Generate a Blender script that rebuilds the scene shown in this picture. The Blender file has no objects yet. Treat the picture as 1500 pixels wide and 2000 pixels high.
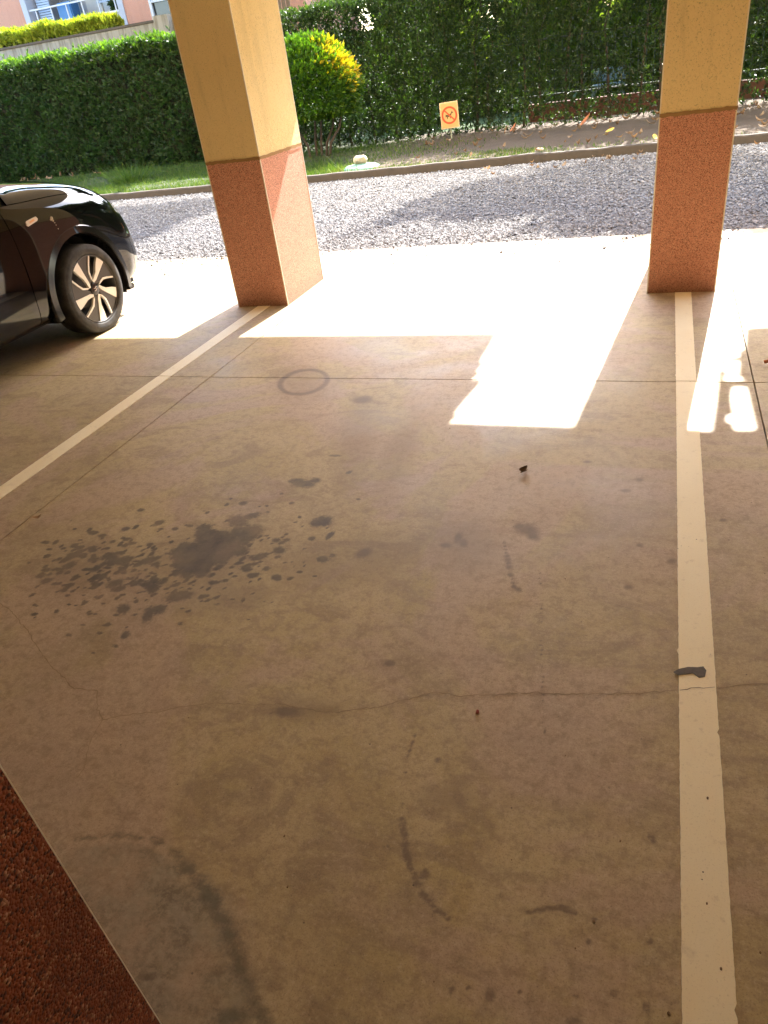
import bpy, bmesh, math, random
import numpy as np
from mathutils import Vector, Matrix
from mathutils.geometry import tessellate_polygon

# ------------------------------------------------------------------ camera, sky, sun, exposure
S = bpy.context.scene
COL = S.collection
cam = bpy.data.cameras.new('camera'); co = bpy.data.objects.new('camera', cam); COL.objects.link(co)
RC = ((0.94144059, 0.31408917, -0.12262791), (0.07067446, -0.53942685, -0.83906126), (-0.32968884, 0.78125967, -0.53003641))
co.matrix_world = Matrix(((RC[0][0], -RC[1][0], -RC[2][0], 0), (RC[0][1], -RC[1][1], -RC[2][1], 0),
                          (RC[0][2], -RC[1][2], -RC[2][2], 1.5), (0, 0, 0, 1)))
cam.sensor_fit = 'VERTICAL'; cam.sensor_height = 24; cam.sensor_width = 18
cam.lens = 1401.5 / 2000 * 24; cam.clip_start = .02; cam.clip_end = 2000
S.camera = co
SUN = Vector((math.tan(math.radians(5.5)), 1, .858)).normalized()
EL = math.asin(SUN.z); AZ = math.atan2(SUN.x, SUN.y)
W = bpy.data.worlds.new('World'); S.world = W; W.use_nodes = True
wn = W.node_tree.nodes; sky = wn.new('ShaderNodeTexSky'); sky.sky_type = 'NISHITA'; sky.sun_disc = False
sky.sun_elevation = EL; sky.sun_rotation = AZ; sky.air_density = 1.0; sky.dust_density = 1.6; sky.ozone_density = 1
W.node_tree.links.new(sky.outputs[0], wn['Background'].inputs[0]); wn['Background'].inputs[1].default_value = .15
sl = bpy.data.lights.new('sun', 'SUN'); sl.energy = 2.5; sl.angle = math.radians(.53); sl.color = (1, .97, .92)
so = bpy.data.objects.new('sun', sl); COL.objects.link(so); so.rotation_euler = SUN.to_track_quat('Z', 'Y').to_euler()
so.location = (0, 10, 20)
S.view_settings.view_transform = 'Standard'; S.view_settings.look = 'None'; S.view_settings.gamma = 1
S.view_settings.use_curve_mapping = False
S.view_settings.exposure = 3.3
S.cycles.max_bounces = 8; S.cycles.diffuse_bounces = 6; S.cycles.glossy_bounces = 4
S.cycles.transmission_bounces = 6; S.cycles.transparent_max_bounces = 6
random.seed(3); RNG = np.random.default_rng(11)

# ------------------------------------------------------------------ helpers
def tag(o, label=None, cat=None, group=None, kind=None):
    if label: o['label'] = label
    if cat: o['category'] = cat
    if group: o['group'] = group
    if kind: o['kind'] = kind
    return o
def empty(name, loc=(0, 0, 0), label=None, cat=None, group=None, rz=0):
    o = bpy.data.objects.new(name, None); COL.objects.link(o); o.location = loc; o.rotation_euler = (0, 0, rz)
    o.empty_display_size = .1
    return tag(o, label, cat, group)
def link(name, me, mat=None, parent=None, loc=None):
    o = bpy.data.objects.new(name, me); COL.objects.link(o)
    if mat is not None and not me.materials: me.materials.append(mat)
    if parent is not None: o.parent = parent
    if loc is not None: o.location = loc
    return o
def npmesh(name, V, F, attrs=None, smooth=False):
    """V (n,3) float, F (m,3|4) int"""
    me = bpy.data.meshes.new(name); V = np.asarray(V, np.float32); F = np.asarray(F, np.int32); k = F.shape[1]
    me.vertices.add(len(V)); me.vertices.foreach_set('co', V.ravel())
    me.loops.add(F.size); me.loops.foreach_set('vertex_index', F.ravel())
    me.polygons.add(len(F)); me.polygons.foreach_set('loop_start', np.arange(0, F.size, k, dtype=np.int32))
    me.polygons.foreach_set('loop_total', np.full(len(F), k, np.int32))
    me.polygons.foreach_set('use_smooth', np.full(len(F), smooth, bool))
    for n, a in (attrs or {}).items():
        at = me.attributes.new(n, 'FLOAT', 'POINT'); at.data.foreach_set('value', np.asarray(a, np.float32))
    me.update(calc_edges=True); return me
def bmobj(name, bm, mat, parent=None, smooth=False, loc=None):
    me = bpy.data.meshes.new(name); bmesh.ops.recalc_face_normals(bm, faces=bm.faces[:]); bm.to_mesh(me); bm.free()
    if smooth:
        for p in me.polygons: p.use_smooth = True
    return link(name, me, mat, parent, loc)
def add_box(bm, x0, x1, y0, y1, z0, z1, bev=0, M=None):
    vs = [bm.verts.new((x, y, z)) for z in (z0, z1) for x, y in ((x0, y0), (x1, y0), (x1, y1), (x0, y1))]
    fs = [bm.faces.new([vs[i] for i in f]) for f in ((3, 2, 1, 0), (4, 5, 6, 7), (0, 1, 5, 4), (1, 2, 6, 5), (2, 3, 7, 6), (3, 0, 4, 7))]
    if bev:
        es = list({e for f in fs for e in f.edges}); r = bmesh.ops.bevel(bm, geom=es, offset=bev, segments=2, affect='EDGES')
    if M is not None: bmesh.ops.transform(bm, matrix=M, verts=vs)
def box(name, x0, x1, y0, y1, z0, z1, mat, parent=None, bev=0):
    bm = bmesh.new(); add_box(bm, x0, x1, y0, y1, z0, z1, bev); return bmobj(name, bm, mat, parent)
def add_tube(bm, pts, rad, n=8, cap=True):
    pts = [Vector(p) for p in pts]; rings = []
    if not hasattr(rad, '__len__'): rad = [rad] * len(pts)
    for i, p in enumerate(pts):
        d = (pts[min(i + 1, len(pts) - 1)] - pts[max(i - 1, 0)]).normalized()
        a = d.orthogonal().normalized() if i == 0 else (prev - d * prev.dot(d)).normalized()
        prev = a; b = d.cross(a)
        rings.append([bm.verts.new(p + (a * math.cos(t) + b * math.sin(t)) * rad[i]) for t in [2 * math.pi * k / n for k in range(n)]])
    for r0, r1 in zip(rings, rings[1:]):
        for k in range(n): bm.faces.new((r0[k], r0[(k + 1) % n], r1[(k + 1) % n], r1[k]))
    if cap: bm.faces.new(rings[0][::-1]); bm.faces.new(rings[-1])
def tube(name, pts, rad, mat, parent=None, n=8):
    bm = bmesh.new(); add_tube(bm, pts, rad, n); return bmobj(name, bm, mat, parent, smooth=True)
def add_prism(bm, pts, mapf, d0, d1):
    """pts 2D outline, mapf(u,v,d)->xyz ; extruded between depths d0,d1"""
    a = [bm.verts.new(mapf(u, v, d0)) for u, v in pts]; b = [bm.verts.new(mapf(u, v, d1)) for u, v in pts]
    tris = tessellate_polygon([[Vector((u, v, 0)) for u, v in pts]])
    for t in tris:
        bm.faces.new([a[i] for i in t]); bm.faces.new([b[i] for i in reversed(t)])
    n = len(pts)
    for i in range(n): bm.faces.new((a[i], a[(i + 1) % n], b[(i + 1) % n], b[i]))
def add_revolve(bm, prof, cx, cy, cz, seg=48, axis='X'):
    """prof: list of (radius, offset along axis X)"""
    rings = []
    for r, d in prof:
        rings.append([bm.verts.new((cx + d, cy + r * math.cos(t), cz + r * math.sin(t))) for t in [2 * math.pi * k / seg for k in range(seg)]])
    for r0, r1 in zip(rings, rings[1:]):
        for k in range(seg): bm.faces.new((r0[k], r0[(k + 1) % seg], r1[(k + 1) % seg], r1[k]))

# ------------------------------------------------------------------ materials
class NT:
    def __init__(s, name):
        s.m = bpy.data.materials.new(name); s.m.use_nodes = True; s.t = s.m.node_tree; s.n = s.t.nodes
        s.b = s.n['Principled BSDF']; s.out = s.n['Material Output']
    def new(s, ty, **kw):
        n = s.n.new('ShaderNode' + ty)
        for k, v in kw.items():
            if hasattr(n, k): setattr(n, k, v)
            else: s.set(n, k.replace('_', ' '), v)
        return n
    def set(s, n, k, v):
        i = n.inputs[k] if not isinstance(k, int) else n.inputs[k]
        if isinstance(v, bpy.types.NodeSocket): s.t.links.new(v, i)
        else: i.default_value = (*v, 1) if isinstance(v, tuple) and len(v) == 3 and i.type == 'RGBA' else v
    def coord(s, kind='Object'): return s.new('TexCoord').outputs[kind]
    def noise(s, scale, detail=4, rough=.6, vec=None, dist=0):
        n = s.new('TexNoise'); s.set(n, 'Scale', scale); s.set(n, 'Detail', detail); s.set(n, 'Roughness', rough); s.set(n, 'Distortion', dist)
        s.set(n, 'Vector', vec if vec is not None else s.coord()); return n.outputs['Fac']
    def voro(s, scale, vec=None, feature='F1', out='Distance'):
        n = s.new('TexVoronoi'); n.feature = feature; s.set(n, 'Scale', scale); s.set(n, 'Vector', vec if vec is not None else s.coord()); return n.outputs[out]
    def ramp(s, fac, a, b, lo=0., hi=1.):
        n = s.new('MapRange'); n.interpolation_type = 'SMOOTHSTEP'; s.set(n, 0, fac); s.set(n, 1, a); s.set(n, 2, b); s.set(n, 3, lo); s.set(n, 4, hi); return n.outputs[0]
    def math(s, op, a, b=0., c=0.):
        n = s.new('Math'); n.operation = op; s.set(n, 0, a); s.set(n, 1, b); s.set(n, 2, c); return n.outputs[0]
    def mix(s, fac, a, b, mode='MIX'):
        n = s.new('Mix'); n.data_type = 'RGBA'; n.blend_type = mode
        s.set(n, 0, fac); s.set(n, 6, a); s.set(n, 7, b); return n.outputs[2]
    def attr(s, name): n = s.new('Attribute'); n.attribute_name = name; return n.outputs['Fac']
    def bump(s, h, strength=.5, dist=.01, normal=None):
        n = s.new('Bump'); s.set(n, 'Strength', strength); s.set(n, 'Distance', dist); s.set(n, 'Height', h)
        if normal is not None: s.set(n, 'Normal', normal)
        return n.outputs[0]
    def p(s, **kw):
        for k, v in kw.items(): s.set(s.b, k.replace('_', ' '), v)
        return s.m
def plain(name, col, rough=.6, metal=0, spec=.5, var=.12, scale=8):
    t = NT(name); n = t.noise(scale, 5)
    c = t.mix(n, tuple(min(1, x * (1 + var)) for x in col), tuple(x * (1 - var) for x in col))
    return t.p(Base_Color=c, Roughness=rough, Metallic=metal, **{'Specular_IOR_Level': spec})

def floor_mat():
    t = NT('worn_painted_concrete'); P = t.coord()
    big = t.noise(.55, 5, .55, P, .6); mid = t.noise(2.3, 7, .62, P, .9); fine = t.noise(26, 6, .7, P); grit = t.noise(260, 3, .7, P)
    sw = t.new('Mapping'); t.set(sw, 'Vector', P); sw.inputs['Scale'].default_value = (1.5, 3.0, 1); sw.inputs['Rotation'].default_value = (0, 0, .9)
    streak = t.noise(1.6, 8, .68, sw.outputs[0], 1.4)
    c = t.mix(t.ramp(big, .38, .66), (.45, .345, .155), (.37, .28, .185))
    c = t.mix(t.ramp(mid, .40, .58, 0, .7), c, (.52, .41, .235))
    c = t.mix(t.ramp(streak, .50, .62, 0, .5), c, (.27, .19, .12))
    c = t.mix(t.ramp(t.noise(.9, 6, .6, P, 1.2), .46, .56, 0, .65), c, (.48, .345, .255))
    c = t.mix(t.ramp(fine, .46, .64, 0, .42), c, (.24, .17, .11))
    med = t.noise(85, 5, .75, P)
    c = t.mix(t.ramp(med, .50, .64, 0, .30), c, (.20, .14, .09)); c = t.mix(t.ramp(med, .46, .36, 0, .35), c, (.62, .50, .35))
    c = t.mix(t.ramp(grit, .54, .66, 0, .5), c, (.17, .115, .07))
    c = t.mix(t.ramp(grit, .44, .34, 0, .35), c, (.52, .41, .28))
    # darker wear spots, each with its own shape
    sp = t.voro(9, P); spn = t.noise(3, 2, .5, P)
    spot = t.math('MULTIPLY', t.ramp(t.math('ADD', sp, t.math('MULTIPLY', fine, .05)), .085, .055), t.ramp(spn, .56, .62))
    c = t.mix(t.math('MULTIPLY', spot, .5), c, (.17, .12, .085))
    pits = t.math('MULTIPLY', t.ramp(t.voro(34, P), .10, .06), t.ramp(t.noise(11, 2, .5, P), .60, .66))
    c = t.mix(t.math('MULTIPLY', pits, .85), c, (.07, .05, .035))
    # wear masks carried by the slab: the distance fields get their ragged edge here
    n1 = t.math('MULTIPLY_ADD', t.noise(46, 6, .75, P, .8), 3.0, -1.5)
    n2 = t.math('MULTIPLY_ADD', t.noise(22, 8, .75, P), 2.6, -1.3)
    pale = t.ramp(t.math('ADD', t.attr('pale'), t.math('MULTIPLY', n2, .30)), -.10, .22)
    pc = t.mix(t.ramp(t.noise(16, 8, .75, P), .40, .60), (.30, .26, .19), (.16, .135, .095))
    pc = t.mix(t.ramp(t.noise(70, 5, .7, P), .45, .6, 0, .5), pc, (.42, .36, .26))
    c = t.mix(t.math('MULTIPLY', pale, t.ramp(t.noise(5, 5, .7, P), .38, .58, .25, .8)), c, pc)
    hal = t.ramp(t.math('ADD', t.attr('halo'), t.math('MULTIPLY', n2, .5)), -.4, .8)
    c = t.mix(t.math('MULTIPLY', hal, .42), c, (.24, .17, .105))
    rim = t.ramp(t.math('ADD', t.attr('rim'), t.math('MULTIPLY', n2, 1.3)), -.35, 1.0)
    c = t.mix(t.math('MULTIPLY', rim, .72), c, (.12, .105, .075))
    soft = t.ramp(t.math('ADD', t.attr('soft'), t.math('MULTIPLY', n1, .30)), -.3, .6)
    c = t.mix(t.math('MULTIPLY', soft, .78), c, (.16, .115, .085))
    oil = t.ramp(t.math('ADD', t.attr('oil'), t.math('MULTIPLY', n1, .50)), -.30, .42)
    oc = t.mix(t.ramp(fine, .35, .65), (.075, .066, .062), (.12, .10, .088))
    c = t.mix(t.math('MULTIPLY', oil, t.ramp(t.noise(6, 4, .6, P), .3, .7, .55, .93)), c, oc)
    r = t.ramp(mid, .3, .7, .42, .58); r = t.math('MULTIPLY_ADD', fine, .16, r); r = t.math('MULTIPLY_ADD', oil, .1, r)
    h = t.math('MULTIPLY_ADD', grit, .5, t.math('MULTIPLY', fine, .8))
    return t.p(Base_Color=c, Roughness=r, Normal=t.bump(h, .22, .004), **{'Specular_IOR_Level': .5})
def line_mat():
    t = NT('cream_line_paint'); P = t.coord('Object'); f = t.noise(30, 6, .7, P); g = t.noise(230, 3, .7, P)
    c = t.mix(t.ramp(t.noise(2, 5, .6, P), .35, .7), (.93, .82, .58), (.90, .77, .52))
    c = t.mix(t.ramp(f, .58, .70, 0, .3), c, (.50, .38, .24))
    c = t.mix(t.ramp(g, .56, .68, 0, .3), c, (.52, .40, .26))
    c = t.mix(t.ramp(t.noise(7, 7, .75, P), .56, .66, 0, .25), c, (.50, .39, .26))
    pits = t.math('MULTIPLY', t.ramp(t.voro(45, P), .11, .06), t.ramp(t.noise(9, 2, .5, P), .55, .62))
    c = t.mix(pits, c, (.10, .07, .05))
    m = t.new('Mapping'); t.set(m, 'Vector', P); m.inputs['Scale'].default_value = (9, 60, 1); m.inputs['Rotation'].default_value = (0, 0, .7)
    c = t.mix(t.ramp(t.noise(1, 3, .5, m.outputs[0]), .72, .75, 0, .25), c, (.40, .29, .18))
    return t.p(Base_Color=c, Roughness=.55, Normal=t.bump(g, .2, .002))
def grit_mat():
    t = NT('terracotta_grit_render'); P = t.coord(); v = t.voro(290, P, out='Color'); d = t.voro(290, P)
    sp = t.new('SeparateColor'); t.set(sp, 0, v); rr = sp.outputs[0]; gg = sp.outputs[1]
    c = t.mix(t.ramp(rr, .0, 1), (.53, .20, .115), (.68, .32, .205))
    c = t.mix(t.ramp(gg, .80, .86), c, (.76, .42, .27))
    c = t.mix(t.ramp(gg, .17, .12), c, (.22, .08, .04))
    c = t.mix(t.ramp(t.noise(1.8, 5, .6, P), .5, .8, 0, .35), c, (.36, .12, .06))
    # road dirt splashed on the lowest decimetre
    z = t.new('SeparateXYZ'); t.set(z, 0, P)
    dirt = t.math('MULTIPLY', t.ramp(z.outputs[2], .16, .0), t.noise(9, 5, .7, P))
    c = t.mix(t.math('MULTIPLY', dirt, .7), c, (.22, .12, .08))
    return t.p(Base_Color=c, Roughness=.7, Normal=t.bump(t.math('SUBTRACT', 1., d), .9, .004))
def roughcast_mat(name, a, b, scale=75):
    t = NT(name); P = t.coord(); n = t.noise(scale, 4, .65, P); w = t.noise(scale * .35, 3, .6, P); big = t.noise(1.1, 4, .6, P)
    c = t.mix(t.ramp(big, .3, .7), a, b)
    sm_ = t.new('Mapping'); t.set(sm_, 'Vector', P); sm_.inputs['Scale'].default_value = (5, 5, .7)
    c = t.mix(t.ramp(t.noise(1.6, 6, .7, sm_.outputs[0]), .5, .68, 0, .35), c, tuple(x * .72 for x in b))
    hole = t.ramp(n, .43, .33); c = t.mix(t.math('MULTIPLY', hole, .75), c, tuple(x * .45 for x in a))
    h = t.math('MULTIPLY_ADD', w, 1.2, n)
    return t.p(Base_Color=c, Roughness=.85, Normal=t.bump(h, .9, .009))
def gravel_ground_mat():
    t = NT('gravel_bed'); P = t.coord(); v = t.voro(70, P, out='Color'); sp = t.new('SeparateColor'); t.set(sp, 0, v)
    c = t.mix(sp.outputs[0], (.09, .08, .072), (.24, .22, .205)); c = t.mix(t.ramp(t.noise(.8, 5, .6, P), .45, .7, 0, .4), c, (.20, .15, .12))
    return t.p(Base_Color=c, Roughness=.95, Normal=t.bump(t.math('SUBTRACT', 1., t.voro(70, P)), 1., .012))
def attr_mat(name, stops, rough=.7, trans=None, spec=.4, bump=None):
    """stops: colours spread by the per-piece random attribute; trans: translucent colour share"""
    t = NT(name); r = t.new('ValToRGB'); t.set(r, 0, t.attr('rnd')); e = r.color_ramp.elements
    e[0].position = 0; e[0].color = (*stops[0][1], 1); e[1].position = 1; e[1].color = (*stops[-1][1], 1)
    for p, c in stops[1:-1]: k = e.new(p); k.color = (*c, 1)
    t.p(Base_Color=r.outputs[0], Roughness=rough, **{'Specular_IOR_Level': spec})
    if trans:
        tr = t.new('BsdfTranslucent'); t.set(tr, 0, t.mix(1., r.outputs[0], (trans[1], trans[2], trans[3]), 'MULTIPLY'))
        mx = t.new('MixShader'); t.set(mx, 0, trans[0]); t.set(mx, 1, t.b.outputs[0]); t.set(mx, 2, tr.outputs[0]); t.set(t.out, 'Surface', mx.outputs[0])
    return t.m
def soil_mat():
    t = NT('soil_and_thin_turf'); P = t.coord(); x = t.new('SeparateXYZ'); t.set(x, 0, P)
    n = t.noise(5, 6, .7, P); m = t.ramp(t.math('MULTIPLY_ADD', n, 2.2, x.outputs[0]), -5.2, -2.6)
    soil = t.mix(n, (.075, .050, .030), (.135, .092, .055)); turf = t.mix(t.noise(14, 5, .7, P), (.035, .05, .018), (.08, .08, .035))
    c = t.mix(m, turf, soil); return t.p(Base_Color=c, Roughness=.95, Normal=t.bump(t.noise(40, 6, .7, P), .8, .02))

def shade_grit_mat():  # grit colour darkened to stand in for deep shade on the near pillar
    t = NT('shade_darkened_red_grit'); P = t.coord(); v = t.voro(210, P, out='Color'); sp = t.new('SeparateColor'); t.set(sp, 0, v)
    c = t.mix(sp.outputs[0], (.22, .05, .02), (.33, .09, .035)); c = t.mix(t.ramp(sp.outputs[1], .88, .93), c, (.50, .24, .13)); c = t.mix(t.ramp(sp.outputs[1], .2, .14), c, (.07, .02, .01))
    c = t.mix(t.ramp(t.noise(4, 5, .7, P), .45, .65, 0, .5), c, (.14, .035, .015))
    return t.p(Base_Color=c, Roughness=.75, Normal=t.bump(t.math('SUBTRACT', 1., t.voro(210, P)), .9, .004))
M = {}
M['floor'] = floor_mat(); M['line'] = line_mat(); M['grit'] = grit_mat()
M['yellow'] = roughcast_mat('ochre_roughcast', (.84, .64, .31), (.80, .60, .28), 135)
M['bead'] = plain('pvc_corner_bead', (.80, .70, .55), .45)
M['seam'] = plain('brown_seam_mastic', (.30, .17, .06), .8)
M['ceiling'] = roughcast_mat('cream_ceiling_render', (.86, .80, .66), (.84, .77, .62), 40)
M['backwall'] = roughcast_mat('ochre_back_wall', (.78, .62, .34), (.74, .58, .30), 40)
M['gravelbed'] = gravel_ground_mat(); M['soil'] = soil_mat()
M['under'] = plain('dark_joint_filler', (.03, .02, .014), .95)
M['pebble'] = attr_mat('gravel_pebble', [(0, (.12, .108, .10)), (.35, (.19, .176, .165)), (.7, (.26, .243, .23)), (1, (.37, .35, .33))], .8)
M['kerb'] = plain('weathered_kerb_concrete', (.085, .065, .048), .9, var=.3, scale=12)
M['crack'] = plain('crack_dirt', (.27, .195, .115), .9)
M['dark'] = plain('near_black_rubber_scuff', (.12, .105, .095), .8, var=.6, scale=70)
M['grit2'] = shade_grit_mat()
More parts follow.
